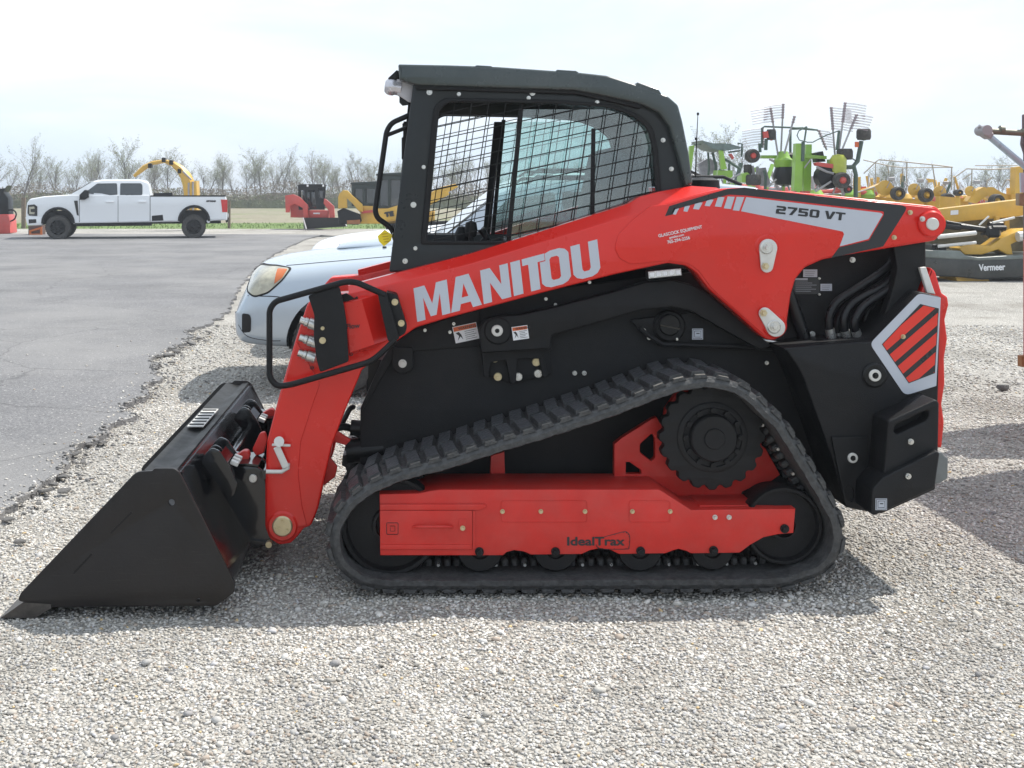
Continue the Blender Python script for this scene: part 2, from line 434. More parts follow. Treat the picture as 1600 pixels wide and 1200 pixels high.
# ---------------- undercarriage (near and far)
frame_out = [(593,772),(655,771),(672,767),(688,765),(1030,765),(1080,797),(1243,795),(1240,833),(1216,835),(1193,840),(1172,852),(1156,864),(1080,865),(1072,861),(1060,858),(1050,861),(1040,865),(967,866),(955,860),(938,857),(922,860),(909,866),(830,867),(818,862),(803,860),(792,863),(786,868),(594,868)]
def undercarriage(far):
    Yn = .05
    f2 = PP(frame_out, Yn)
    y = (lambda a, t: mir(a, t)) if far else (lambda a, t: a)
    tf = slab('track_frame', f2, y(Yn, .27), .27, RED2, LD, bev=.004)
    pads = [(612, 868)]
    for cx, cy, r in ((750,857,37),(868,857,36),(1000,857,36),(1113,857,34)):
        c = P3(cx, cy, .08); yy = y(.075, .26); c.y = yy
        g = MB(); R = M(r, .08)
        g.lathe(c, [(.0001,.01),(R*.4,.01),(R*.45,0),(R*.93,0),(R,.012),(R,.06),(R*.7,.07),(R*.7,.19),(R,.2),(R,.248),(R*.93,.26),(.0001,.26)], 40)
        g.build('track_roller', BLKT, LD)
    for cx, cy, r in ((610,822,78),(1225,822,61)):
        c = P3(cx, cy, .08); c.y = y(.08, .28); R = M(r, .08); g = MB()
        g.lathe(c, [(.0001,.03),(R*.28,.03),(R*.3,.0),(R*.36,.0),(R*.38,.02),(R*.86,.028),(R*.90,0),(R*.97,0),(R,.01),(R,.07),(R*.85,.08),(R*.85,.2),(R,.21),(R,.275),(R*.95,.28),(.0001,.28)], 56)
        g.build('idler_wheel', BLKT, LD)
    # sprocket
    c = P3(1113, 683, .13); c.y = y(.13, .05); R = M(83, .13)
    n = 20; pts = []
    for i in range(n):
        a0 = 2*PI*i/n
        for k, rr in ((-.36,.935),(-.27,.975),(-.15,1.0),(.15,1.0),(.27,.975),(.36,.935),(.5,.915)):
            a = a0+k*2*PI/n; pts.append((c.x+R*rr*math.cos(a), c.z+R*rr*math.sin(a)))
    sp = slab('drive_sprocket', pts, c.y, .05, BLKT, LD, bev=.005)
    g = MB(); s = -1 if not far else 1; o = c.y if not far else c.y+.05
    Rr = R*.66
    g.lathe((c.x, o, c.z), [(Rr, s*-.005), (Rr, s*.006), (Rr*.97, s*.009), (Rr*.85, s*.009), (Rr*.82, s*.004), (Rr*.68, s*.004), (Rr*.66, s*.03), (Rr*.62, s*.036), (Rr*.3, s*.036), (Rr*.28, s*.042), (.0001, s*.042)], 48)
    for i in range(12):
        a = 2*PI*i/12; q = Vector((c.x+Rr*.78*math.cos(a), o, c.z+Rr*.78*math.sin(a)))
        g.cyl(q, q+Vector((0, s*.02, 0)), .013, .012, 6)
    g.build('sprocket_hub', BLKT, sp)
    # sprocket bracket, cut outline
    br = [(960,745),(960,694),(972,684),(1018,655),(1026,652),(1036,668),(1040,640),(1060,610),(1110,596),(1160,610),(1185,640),(1190,697),(1196,700),(1219,742),(1205,752),(1178,760),(1160,768),(1146,795),(1062,795),(1000,745)]
    h1 = [(1000,694),(1019,677),(1024,686),(1024,716),(1018,721),(1000,707)]
    h2 = [(978,722),(984,722),(1002,735),(1002,741),(978,741)]
    b2 = slab('sprocket_bracket', [PP(br, .27), PP(fillet(h1, 3), .27), PP(h2, .27)], y(.27, .04), .04, RED2, LD, bev=.003)
    # shelf, upright and gusset on the frame
    slab('frame_bracket', PP([(765,765),(767,712),(788,706),(790,765)], .33), y(.33, .03), .03, RED2, LD, bev=.003)
    slab('frame_bracket', PP([(622,766),(705,752),(712,700),(690,712),(640,745)], .34), y(.34, .05), .05, BLK, LD)
    rid = P3(1150, 775, .2)
    g = MB(); g.box((rid.x, y(.15, .1)+.05, P(1150,794,.1)[1]+.005), (.36, .2, .012), None, .003); g.build('frame_shelf', RED2, tf)
    return tf
TF = undercarriage(False); undercarriage(True)
# details on the near frame
Yp = .05
g = MB()
a = P3(655, 788, Yp)
def rect_px(x0, y0, x1, y1, Y): return PP([(x0,y0),(x1,y0),(x1,y1),(x0,y1)], Y)
slab('access_panel', rect_px(594,797,738,858,Yp), Yp-.006, .0055, RED2, TF, bev=.0015)
slab('panel_ridge', PP([(594,787),(758,787),(760,790),(752,796),(594,796)], Yp), Yp-.010, .0095, RED2, TF, bev=.002)
slab('panel_ridge', PP([(594,850),(735,850),(735,857),(594,857)], Yp), Yp-.010, .0038, RED2, TF, bev=.001)
slab('panel_ridge', PP([(739,797),(742,797),(742,856),(739,856)], Yp), Yp-.008, .0075, RED2, TF)
g.tube([P3(x, yy, Yp-.006-o) for x, yy, o in ((646,823,0),(652,823,.018),(660,823,.026),(692,823,.026),(700,823,.018),(707,823,0))], .006, 10)
g.build('panel_handle', RED2, TF)
slab('latch_recess', rect_px(717,810,729,829,Yp), Yp-.0085, .0024, RED2, TF, bev=.0008)
bolt(723, 825, Yp-.009, 4, GOLD, TF)
g = MB()
for x0, x1 in ((783,917),(983,1047)):
    q = [P3(*p, Yp-.0005) for p in fillet([(x0,782),(x1,782),(x1,816),(x0,816)], 5)]
    g.tube(q+[q[0]], .0016, 6)
g.build('panel_outline', RED2, TF)
for x in (785,845,914,988,1047): bolt(x, 799, Yp-.001, 3.6, GOLD, TF)
for x in (1117,1139): bolt(x, 808, Yp-.001, 4, ZINC, TF)
for x, yy in ((749,862),(868,862),(1001,861),(1115,860),(1226,826)): bolt(x, yy, Yp-.002, 7, BLKT, TF, t=.014)
# small emblem square
g = MB()
q = [P3(*p, Yp-.0075) for p in fillet([(604,817),(622,817),(622,835),(604,835)], 2)]
g.tube(q+[q[0]], .0012, 5); q = [P3(*p, Yp-.0075) for p in [(609,822),(617,822),(617,830),(610,830),(610,825)]]; g.tube(q, .001, 5)
g.build('emblem_outline', BLKD, TF)
text('lettering', 'IdealTrax', 885, 852, Yp-.0015, 13.5, BLKD, TF, bold=.0015, xs=1.28)
g = MB()
tr = [(931,852),(934,856),(941,858),(978,858),(983,855),(984,838),(980,832),(974,831),(944,839)]
q = [P3(*p, Yp-.0012) for p in smooth_path(tr, 4)]
g.tube(q, .0012, 5)
for i in range(0, len(q)-1, 2):
    dd = (q[i+1]-q[i]).normalized(); nn = Vector((dd.z, 0, -dd.x))*-1
    g.bar(q[i]+nn*.001, q[i]+nn*.0045, .001, .003)
g.build('emblem_outline', BLKD, TF)

# ---------------- bucket
BY, BT = -.21, 2.06
side = fillet(PP([(28,939),(31,928),(208,742),(216,737),(238,736),(241,732),(272,732),(280,738),(367,912),(366,926),(338,947),(80,949)], BY), .012)
hole = lambda cx, cy, r, Y: [(P(cx, cy, Y)[0]+M(r, Y)*math.cos(-a*PI/8), P(cx, cy, Y)[1]+M(r, Y)*math.sin(-a*PI/8)) for a in range(16)]
slitA = PP([(205,799),(207,801),(174,834),(172,832)], BY); slitB = PP([(143,864),(145,866),(116,897),(114,895)], BY)
BK = slab('bucket', [side, hole(268,785,5,BY), hole(310,938,3,BY)], BY, .014, BUCK, LD, bev=.002)
slab('weld_slot', slitA, BY-.0012, .002, BLK, BK); slab('weld_slot', slitB, BY-.0012, .002, BLK, BK)
slab('bucket_side', [side], BY+BT-.014, .014, BUCK, BK, bev=.002)
# skins as thick strips following the profile, full width
def strip(pts, th, y0, y1, name, m, parent, side=1, n=1):
    pts = [Vector(p) for p in pts]; A = []; B = []
    for i, p in enumerate(pts):
        t = (pts[min(i+1, len(pts)-1)]-pts[max(i-1, 0)]).normalized(); nn = Vector((-t.y, t.x))*side
        A.append(p); B.append(p+nn*th)
    poly = A+B[::-1]; g = MB(); k = len(poly)
    vs = [(p.x, y0, p.y) for p in poly]+[(p.x, y1, p.y) for p in poly]
    fs = [(i, (i+1) % k, k+(i+1) % k, k+i) for i in range(k)]
    h = len(A)
    for i in range(h-1):
        fs.append((i, i+1, k-2-i, k-1-i)); fs.append((k+i, k+k-1-i, k+k-2-i, k+i+1))
    g.add(vs, fs); return g.build(name, m, parent, angle=40)
yb0, yb1 = BY+.015, BY+BT-.015
back = PP([(338,940),(356,930),(362,915),(356,893),(330,842),(296,772),(276,738)], BY)
strip(smooth_path(back, 4), .010, yb0, yb1, 'bucket_back', BLKG, BK)
strip(PP([(60,944),(338,943)], BY), .012, yb0, yb1, 'bucket_floor', BUCK, BK)
strip(PP([(274,736),(262,737),(254,742),(246,741),(224,736)], BY), .010, yb0, yb1, 'bucket_top', mat('bucket_black', (.010,.010,.010), .5, var=.3, spec=.3), BK)
# cutting edge: bevelled bar, stands past the side plates
g = MB(); g.prism(PP([(0,965),(6,962),(36,941),(80,944),(80,950),(55,965)], BY), BY-.002, BY+BT+.002)
g.build('cutting_edge', mat('scuffed_steel', (.045,.040,.038), .45, metal=.4, var=.6, scale=14, dust=.15), BK)
# torsion ridge and step pad
strip(PP([(283,744),(277,748),(290,775),(297,772)], BY), .012, yb0+.02, yb1-.02, 'torsion_ridge', BLKG, BK, side=-1)
pad = MB()
xa, za = P(262,737,BY); xb, zb = P(228,736,BY)
Z = 0.012+max(za, zb)
c0 = Vector((P(250,737,BY)[0], .80, P(245,739,BY)[1]+.014))
pad.box((c0.x-.012, .80, c0.z), (.075, .42, .004)); npf = len(pad.f)
for i in range(6): pad.box((c0.x-.012, .63+i*.068, c0.z+.0035), (.066, .022, .003))
me = pad.mesh(); me.materials.append(ZPL); me.materials.append(BLKT)
for p in me.polygons[npf:]: p.material_index = 1
link('step_pad', me, None, BK, False)
# gussets standing on the back
def gusset(y, sc=1.0):
    pts = PP([(291,752),(300,736),(310,728),(322,733),(338,756),(352,790),(346,808),(338,812)], BY)
    cx, cz = pts[0]; pts = [(cx+(a-cx)*sc, cz+(b-cz)*sc) for a, b in pts]
    slab('gusset', fillet(pts, .01), y, .012, BLKG, BK, bev=.002)
for y in (.10,.20,.31, 1.00,1.10,1.22): gusset(y, .85 if y in (.20, 1.10) else 1)
for y in (.10, 1.00):
    g = MB(); p0 = P(322,750,BY); g.box((p0[0]+.01, y+.115, p0[1]), (.05, .21, .012), Matrix.Rotation(.9, 3, 'Y')); g.build('gusset_bridge', BLKG, BK)
    g = MB()
    for k in range(3): q = P(344,765,BY); g.box((q[0]+.0, y+.06+k*.05, q[1]+.015), (.035, .02, .02), Matrix.Rotation(.4,3,'Y'), .003)
    g.build('gusset_cap', ZPL, BK)

# ---------------- quick attach plates
QA = None
for far in (False, True):
    Y0 = .26 if not far else 2*YC-.26-.02
    Yt = .26
    pl = PP([(350,724),(368,729),(386,728),(402,730),(410,736),(416,760),(418,823),(428,839),(426,853),(396,855),(384,836),(337,745)], Yt)
    q = slab('attach_plate', fillet(pl, .008), Y0, .02, BLKG, LD, bev=.003)
    slab('attach_plate', fillet(pl, .008), Y0+(.16 if not far else -.16), .02, BLKG, LD, bev=.003)
    if not far: disc('attach_bolt', 395, 748, Y0-.008, 6.5, .012, ZINC, q)
    tp = PP([(347,716),(368,725),(386,724),(404,727)], Yt)
    g = MB(); s = 1 if not far else -1
    strip(PP([(348,721),(368,727),(386,726),(404,728)], Yt), .008, Y0-.012*s if not far else Y0-.17, Y0+.20 if not far else Y0+.04, 'attach_top', BLKG, q, side=1)
    lever = fillet(PP([(362,722),(366,712),(382,702),(389,703),(392,712),(384,722)], .36), .01)
    slab('lock_lever', lever, (.33 if not far else 2*YC-.39), .05, RED2, q, bev=.004)
    slab('lock_lever', fillet(PP([(392,706),(404,680),(412,678),(416,690),(410,712),(398,716)], .36), .01), (.40 if not far else 2*YC-.46), .03, RED2, q, bev=.004)
    # foot tube and hinge
    strip(PP([(340,747),(352,775),(392,842),(422,846)], Yt), .016, Y0-.015, Y0+.02, 'attach_flange', BLKG, q, side=-1)
    g = MB(); p = P3(421,848,Yt); g.cyl((p.x, Y0-.03, p.z), (p.x, Y0+.05, p.z), M(5,Yt), None, 14); g.build('hinge_pin', GOLD, q)
g = MB()
a = P(346,736,.26); b = P(412,742,.26); c = P(400,846,.26)
for (x, z), r in ((a,.022),(b,.02),(c,.03)): g.cyl((x, .26, z), (x, 2*YC-.26, z), r, None, 14)
g.box(((a[0]+c[0])/2+.01, YC, (a[1]+c[1])/2), (.012, 1.05, .30), Matrix.Rotation(-.5, 3, 'Y'))
g.build('attach_frame', BLKG, LD)

# ---------------- lift arms
arm_out = [(545,458),(620,440),(735,411),(985,335),(1005,327),(1040,317),(1085,304),(1125,295),(1160,293),(1300,305),(1462,322),(1472,331),(1474,348),(1470,366),(1462,376),(1320,399),(1285,406),(1258,418),(1243,437),(1236,462),(1229,512),(1224,524),(1210,532),(1196,530),(1184,520),(1145,484),(1108,452),(1088,426),(1072,415),(1044,411),(960,429),(850,457),(700,497),(650,512),(610,540),(582,566),(566,577),(540,640),(531,664),(519,696),(508,745),(497,795),(486,822),(474,826),(469,834),(455,849),(436,852),(421,842),(414,824),(414,760),(417,690),(438,611),(462,530),(480,475),(492,462)]
Ya = .25
def lift_arm(far):
    Y0 = Ya if not far else mir(Ya, .13)
    o = slab('lift_arm', fillet(PP(arm_out, Ya), .012, 3), Y0, .13, RED, LD, bev=.010, seg=3)
    # sloped top chamfer: from the front face edge up and back to the flat of the box section
    lo = PP([(545,459),(620,441),(735,412),(985,336),(1005,328),(1040,318),(1085,305),(1125,296)], Ya); hi = PP([(543,448),(620,428),(735,398),(985,319),(1003,308),(1032,300),(1086,290.5),(1125,293)], Ya)
    ya, yb, yc = (Ya+.003, Ya+.055, Ya+.127) if not far else (Y0+.127, Y0+.075, Y0+.003)
    g = MB(); n = len(lo); vs = []
    for (x0, z0), (x1, z1) in zip(lo, hi): vs += [(x0, ya, z0), (x1, yb, z1), (x1, yc, z1), (x0, yc, z0-.02), (x0, ya, z0-.02)]
    fs = [(i*5+k, i*5+(k+1) % 5, (i+1)*5+(k+1) % 5, (i+1)*5+k) for i in range(n-1) for k in range(5)]+[(0,1,2,3,4), tuple((n-1)*5+k for k in range(5))[::-1]]
    g.add(vs, fs); g.build('arm_top', RED, o, angle=20)
    rear = [(1042,319),(1086,306),(1125,297.5),(1160,295.5),(1300,308),(1460,325),(1469,333),(1471,348),(1467,364),(1459,373),(1320,396),(1285,403),(1256,415),(1240,436),(1233,462),(1226,510),(1220,521),(1209,528),(1198,527),(1187,518),(1147,482),(1111,450),(1091,423),(1074,411),(1044,407),(985,413),(968,404),(960,388),(966,366),(990,342),(1015,322)]
    slab('arm_side_plate', fillet(PP(rear, Ya), .01, 3), Y0-.006 if not far else Y0+.12, .016, RED, o, bev=.003)
    leg = [(417,818),(417,760),(420,690),(441,611),(464,533),(500,600),(486,640),(470,690),(466,740),(472,790),(480,822),(466,822),(462,832),(452,843),(437,846),(424,838)]
    slab('arm_leg_plate', fillet(PP(leg, Ya), .012, 3), Y0-.007 if not far else Y0+.12, .016, RED, o, bev=.003)
    return o
ARM = lift_arm(False); lift_arm(True)
for px, py in ((455, 690), (548, 492)):
    tube = MB(); x, z = P(px, py, Ya); tube.cyl((x, Ya+.1, z), (x, 2*YC-Ya-.1, z), .045, None, 20); tube.build('arm_crossmember', RED2, LD)
# pins and bolts on the near arm
def ring(name, px, py, Y, r, t, m, parent): return disc(name, px, py, Y, r, t, m, parent, 32)
ring('pin_boss', 441, 823, Ya-.016, 24, .02, RED, ARM); pc = ring('leg_pin', 441, 823, Ya-.024, 16, .012, GOLD, ARM)
for a in (0.6, 2.7, 4.7): bolt(441+9*math.cos(a), 823+9*math.sin(a), Ya-.024, 3.2, GOLD, pc, hexn=1)
ring('pin_boss', 1458, 350, Ya-.024, 21, .02, RED, ARM); ring('rear_pin', 1458, 350, Ya-.032, 10, .012, ZPL, ARM)
bolt(1441, 342, Ya-.028, 4.2, ZINC, ARM); bolt(1422, 332, Ya-.010, 3.8, GOLD, ARM); bolt(1397, 371, Ya-.010, 3.8, GOLD, ARM)
def pinplate(c0, r0, c1, r1):
    A = Vector((c0[0], c0[1])); B = Vector((c1[0], c1[1])); d = (B-A); a0 = math.atan2(d.y, d.x); off = math.acos((r0-r1)/d.length)
    pts = []
    for k in range(13): t = a0+off+(2*PI-2*off)*k/12; pts.append((A.x+r0*math.cos(t), A.y+r0*math.sin(t)))
    for k in range(9): t = a0-off+2*off*k/8; pts.append((B.x+r1*math.cos(t), B.y+r1*math.sin(t)))
    ring('pin_boss', c0[0]+1, c0[1]-2, Ya-.012, r0+5, .012, RED, ARM)
    o = slab('pin_plate', PP(pts, Ya), Ya-.024, .012, ZPL, ARM, bev=.003)
    ring('pin_head', c0[0], c0[1], Ya-.032, r0*.72, .010, ZINC, o); bolt(c0[0], c0[1], Ya-.036, r0*.38, ZINC, o)
    bolt(c1[0], c1[1], Ya-.030, r1*.62, GOLD, o, hexn=1)
pinplate((1198,387), 14, (1196,416), 9.5); pinplate((1210,511), 14.5, (1193,489), 9.5)
# decals on the arm
Yd = Ya-.0072
def decal(name, pts, m, Y=Yd, parent=None, lift=0): return slab(name, PP(pts, Y), Y-lift, .0009, m, parent or ARM)
decal('stripe_decal', [(1039,338),(1046,322),(1137,295),(1163,293),(1300,309),(1410,321),(1416,324),(1415,329),(1380,385),(1299,403),(1311,386.6),(1358,375.5),(1381,336),(1381,331),(1378,330),(1166,305.5),(1139,304),(1055,327),(1051,335)], BLKD)
decal('model_decal', [(1166,308),(1376,332.5),(1379.5,335),(1357,373.5),(1312,385),(1319,366),(1317,362),(1311,360.5),(1158,330)], SILV)
for (x0, x1, xb0, xb1, yt, yb) in ((1053,1061,1050,1056,325,334.5),(1070,1078,1068,1074,321,330),(1087,1098,1083,1092,316,326.5),(1105,1115,1101,1109,311.5,321.5),(1122,1132,1117,1127,307.5,322.5),(1137,1148,1131,1142,307,325.5),(1151,1163,1145,1155,307.5,328.5)):
    decal('stripe_block', [(x0, yt), (x1, yt+.5), (xb1, yb+1), (xb0, yb)], SILV)
# squared model lettering, one outline per glyph, on a 4x5 grid
GL = {'2': [[(0,5),(3.4,5),(4,4.4),(4,2.6),(3.4,2.05),(1.2,2.05),(1.2,1.15),(4,1.15),(4,0),(0,0),(0,2.6),(.6,3.15),(2.8,3.15),(2.8,3.9),(0,3.9)]],
 '7': [[(0,5),(4,5),(4,3.9),(2.2,0),(.9,0),(2.6,3.9),(0,3.9)]],
 '5': [[(0,5),(4,5),(4,3.9),(1.2,3.9),(1.2,3.15),(3.4,3.15),(4,2.6),(4,.6),(3.4,0),(0,0),(0,1.1),(2.8,1.1),(2.8,2.05),(0,2.05)]],
 '0': [[(.6,5),(3.4,5),(4,4.4),(4,.6),(3.4,0),(.6,0),(0,.6),(0,4.4)], [(1.2,3.9),(1.2,1.1),(2.8,1.1),(2.8,3.9)]],
 'V': [[(0,5),(1.3,5),(2.1,1.5),(3.1,5),(4.4,5),(2.8,0),(1.3,0)]],
 'T': [[(0,5),(4,5),(4,3.9),(2.6,3.9),(2.6,0),(1.4,0),(1.4,3.9),(0,3.9)]]}
for word in (((('2', 0), ('7', 17.5), ('5', 35), ('0', 52.5))), ((('V', 76), ('T', 93)))):
  g = MB()
  for ch, u0 in word:
    me = slab_mesh([[P(1212+(u0+x*3.75)*.995+y*.35, 333.5+(u0+x*3.75)*.105-y*2.45, Yd) for x, y in lp] for lp in GL[ch]], Yd-.0014, .0013)
    g.add([v.co for v in me.vertices], [tuple(p.vertices) for p in me.polygons])
  g.build('model_lettering', BLKD, ARM, smooth=False, fix=False)
# big side lettering, heavy gothic
def LT(pts): return [P(652+u-6*v, 503-.267*u-52.5*v, Ya) for u, v in pts]
G7 = [
 [[(0,0),(0,1),(17,1),(26,.42),(35,1),(52,1),(52,0),(39,0),(39,.66),(30.5,.06),(21.5,.06),(13,.66),(13,0)]],
 [[(53,0),(66,1),(86,1),(101,0),(87,0),(84.5,.18),(69,.18),(66.5,0)], [(71.5,.36),(82,.36),(76.6,.76)]],
 [[(104,0),(104,1),(119,1),(134,.44),(134,1),(147,1),(147,0),(132.5,0),(117,.57),(117,0)]],
 [[(151,0),(151,1),(166,1),(166,0)]],
 [[(169,1),(204,1),(204,.80),(192.5,.80),(192.5,0),(178,0),(178,.80),(169,.80)]],
 [[(204.8,.99),(214,1.04),(228,1.04),(236,.98),(241,.86),(241,.14),(236,.03),(228,-.03),(209,-.03),(201,.03),(196,.14),(196,.77),(204.8,.77)], [(211,.78),(211,.22),(214,.16),(223,.16),(226,.22),(226,.78),(223,.84),(214,.84)]],
 [[(245,1),(259.5,1),(259.5,.24),(262,.17),(270,.17),(272.5,.24),(272.5,1),(287,1),(287,.16),(282,.03),(274,-.03),(258,-.03),(250,.03),(245,.16)]],
]
g = MB()
for gl in G7:
    me = slab_mesh([LT(lp) for lp in gl], Ya-.0012, .001)
    g.add([v.co for v in me.vertices], [tuple(p.vertices) for p in me.polygons])
g.build('brand_lettering', SILV, ARM, smooth=False, fix=False)
an = math.radians(12)
text('dealer_lettering', 'GLASCOCK EQUIPMENT', 1029, 371, Yd-.001, 5, WHTD, ARM, ang=an, bold=.00030, xs=.93)
text('dealer_lettering', 'gesales.com', 1046, 373, Yd-.001, 3.6, WHTD, ARM, ang=an, bold=.00018)
text('dealer_lettering', '765-294-2256', 1043, 381, Yd-.001, 5.2, WHTD, ARM, ang=an, bold=.00030, xs=.90)
# hose-coupler cover on the arm, with lettering
g = MB()
Yk = Ya-.06
def q3(px, py, Y): return P3(px, py, Y)
A = [q3(538,474,Yk), q3(565,468,Yk), q3(585,538,Yk), q3(547,551,Yk)]
B = [q3(590,460,Ya+.0), q3(609,530,Ya+.0)]
T = [q3(536,473,Ya+.03), q3(566,460,Ya+.03)]; Bo = [q3(548,556,Ya+.03), q3(590,545,Ya+.03)]
vs = A+B+T+Bo
g.add(vs, [(0,1,2,3),(1,4,5,2),(0,6,7,1),(1,7,4),(3,2,9,8),(2,5,9),(0,3,8,6)])
cv = g.build('coupler_cover', RED, ARM, smooth=False)
text('cover_lettering', 'Flow', 541, 514, Yk-.004, 8, BLKD, cv, ang=math.radians(5), bold=.0006)
slab('cover_bracket', PP([(532,461),(541,458),(548,462),(553,466),(558,463),(560,467),(553,470),(534,472)], Ya-.03), Ya-.03, .01, BLK, ARM)
for i, (x, yy) in enumerate(((469,500),(468,527),(466,551))):
    c = P3(x, yy, Ya-.02); g = MB()
    g.lathe(c, [(.0001,0),(.016,0),(.016,.02),(.020,.022),(.020,.034),(.016,.036),(.024,.04),(.024,.075),(.0001,.09)], 20, axis='X')
    R = Matrix.Rotation(.32, 4, 'Y'); me = g.mesh(); me.transform(Matrix.Translation(c) @ R @ Matrix.Translation(-c))
    link('hydraulic_coupler', me, ZINC, ARM)
# small dark symbols
for x, yy in ((484,577),(545,556)):
    text('symbol_decal', 'o', x, yy, Ya-.009, 7, BLKD, ARM, bold=.0006, xs=1.3)
# latch handle on the leg
g = MB(); Yl = Ya-.03
g.cyl(P3(436,690,Yl+.02), P3(436,690,Yl-.02), M(8,Yl), None, 16)
g.bar(P3(425,695,Yl), P3(454,696,Yl), .012, .010, .002)
g.bar(P3(432,698,Yl-.008), P3(447,731,Yl-.008), .008, .030, .003)
g.tube([P3(416,737,Yl), P3(440,737,Yl), P3(450,731,Yl), P3(450,724,Yl)], .009, 10)
g.build('latch_handle', ZPL, ARM)
# hose guard loop
GY = .13
tp = fillet([P3(602,461,GY), P3(557,441,GY), P3(540,440,GY), P3(430,471,GY), P3(421,484,GY), P3(421,590,GY), P3(433,604,GY), P3(455,601,GY), P3(580,565,GY), P3(600,548,GY), P3(617,531,GY)], .05, 6, closed=False)
g = MB(); g.tube(tp, M(4.8, GY), 14); HG = g.build('guard_loop', BLKT, LD)
slab('guard_bar', fillet(PP([(590,458),(604,458),(624,528),(616,536),(606,532)], GY), .004), GY-.008, .016, BLKT, HG, bev=.003)
pl = slab('guard_bracket', fillet(PP([(603,457),(620,461),(636,512),(633,522),(618,531)], GY), .008), GY+.02, .105, BLKT, HG, bev=.002)
bolt(617, 472, GY+.012, 5.2, GOLD, pl); bolt(627, 505, GY+.012, 5.2, GOLD, pl)
gp = slab('guard_plate', fillet(PP([(481,462),(530,447),(536,470),(541,500),(545,565),(500,582),(494,560),(490,525),(491,492)], GY), .012), GY+.002, .008, BLKT, HG, bev=.002)
bolt(504, 513, GY-.002, 3, GOLD, gp); bolt(504, 532, GY-.003, 5.2, GOLD, gp)

# ---------------- body
BODY = slab('body_side', fillet(PP([(563,770),(563,640),(600,562),(628,520),(700,470),(1300,400),(1300,560),(1320,640),(1320,700),(1230,770)], .45), .008), .45, .02, BLKT, LD, bev=.004)
slab('body_side', fillet(PP([(563,770),(563,640),(600,562),(628,520),(700,470),(1300,400),(1300,560),(1320,640),(1320,700),(1230,770)], .45), .008), mir(.45, .02), .02, BLKT, LD, bev=.004)
g = MB(); x0, z0 = P(575, 770, .45); x1, z1 = P(1300, 560, .45)
g.box(((x0+x1)/2, YC, (z0+z1)/2-.0), (x1-x0, .72, z1-z0-.02)); g.build('chassis', BLK, LD)
# front edge strip and fold line of the side
slab('body_edge', PP([(563,638),(598,560),(612,540),(622,545),(566,642)], .43), .425, .024, BLKT, BODY, bev=.003)
slab('body_tab', fillet(PP([(613,543),(645,543),(646,572),(641,581),(629,585),(617,580),(612,570)], .42), .01), .42, .028, BLKT, BODY, bev=.004)
bolt(629, 568, .412, 6.5, ZPL, BODY)
# dark arm link behind the boom
lk = [(758,500),(778,494),(815,492),(868,480),(960,456),(1010,441),(1050,437),(1085,446),(1110,462),(1150,495),(1205,540),(1190,548),(1130,515),(1080,486),(1050,480),(1005,484),(930,505),(862,524),(860,545),(752,552),(749,515)]
LK = slab('lower_link', fillet(PP(lk, .35), .012), .35, .07, BLKT, LD, bev=.006)
disc('link_boss', 778, 517, .342, 22, .01, BLKT, LK, 32); disc('link_pin', 777, 517, .330, 9, .012, ZPL, LK, 28, inner=3.6)
bolt(777, 517, .336, 4, BLK, LK)
slab('link_bracket', fillet(PP([(752,545),(860,534),(862,546),(848,552),(856,588),(848,590),(842,560),(808,560),(806,598),(798,600),(790,562),(766,566),(763,590),(756,588),(754,566)], .41), .005), .40, .045, BLKT, BODY, bev=.003)
slab('bracket_plate', fillet(PP([(760,548),(858,540),(862,586),(800,600),(764,588)], .425), .01), .432, .016, BLKT, BODY, bev=.003)
for x, yy, m in ((773,560,GOLD),(806,553,GOLD),(835,549,GOLD),(838,566,GOLD),(778,589,GOLD),(810,589,ZINC),(841,584,ZINC)):
    o = disc('bolt_washer', x, yy, .422, 6.6, .012, m, BODY, 20, inner=3.4); bolt(x, yy, .420, 4, m, o)
for x in (898, 913): bolt(x, 583, .440, 3.6, ZINC, BODY)
slab('side_ledge', fillet(PP([(612,541),(640,520),(700,497),(750,484),(751,541),(650,549)], .435), .006), .437, .014, BLKT, BODY, bev=.003)
for x, yy in ((709,506),(703,519),(664,516),(853,467),(921,441),(868,476)): bolt(x, yy, .434, 2.6, ZINC, BODY)
# shelf line, filler cap, rod
g = MB()
sh = [(1000,512),(1010,522),(1035,538),(1100,540),(1225,545)]
q = [P3(a, b, .40) for a, b in sh]; g.tube(q, .010, 8)
g.build('side_rail', BLKT, BODY)
slab('side_ledge', fillet(PP([(985,500),(1220,470),(1226,546),(1100,541),(1035,538),(1003,520)], .43), .008), .425, .02, BLKT, BODY, bev=.003)
cp = disc('filler_cap', 1047, 508, .385, 17, .05, BLK, BODY, 28); disc('filler_neck', 1047, 510, .405, 25, .03, BLKT, BODY, 28)
g = MB(); g.bar(P3(1032,508,.384), P3(1062,514,.384), .006, .006); g.build('cap_slot', BLKG, cp)
for x, yy in ((1006,516),(1014,528),(1057,529),(1218,542),(1217,551),(1198,567),(1180,538)): bolt(x, yy, .415, 3, ZINC, BODY)
g = MB(); g.cyl(P3(1172,527,.38), P3(1216,536,.38), .008, None, 12); g.lathe(P3(1168,527,.38), [(.0001,-.012),(.016,-.012),(.018,0),(.016,.014),(.0001,.014)], 12, axis='X'); g.build('lock_rod', ZINC, BODY)
# lifting cylinder behind the arm
g = MB(); g.cyl(P3(1225,440,.41), P3(1266,552,.41), M(10,.36), None, 24); g.build('lift_cylinder', HOSE, LD)
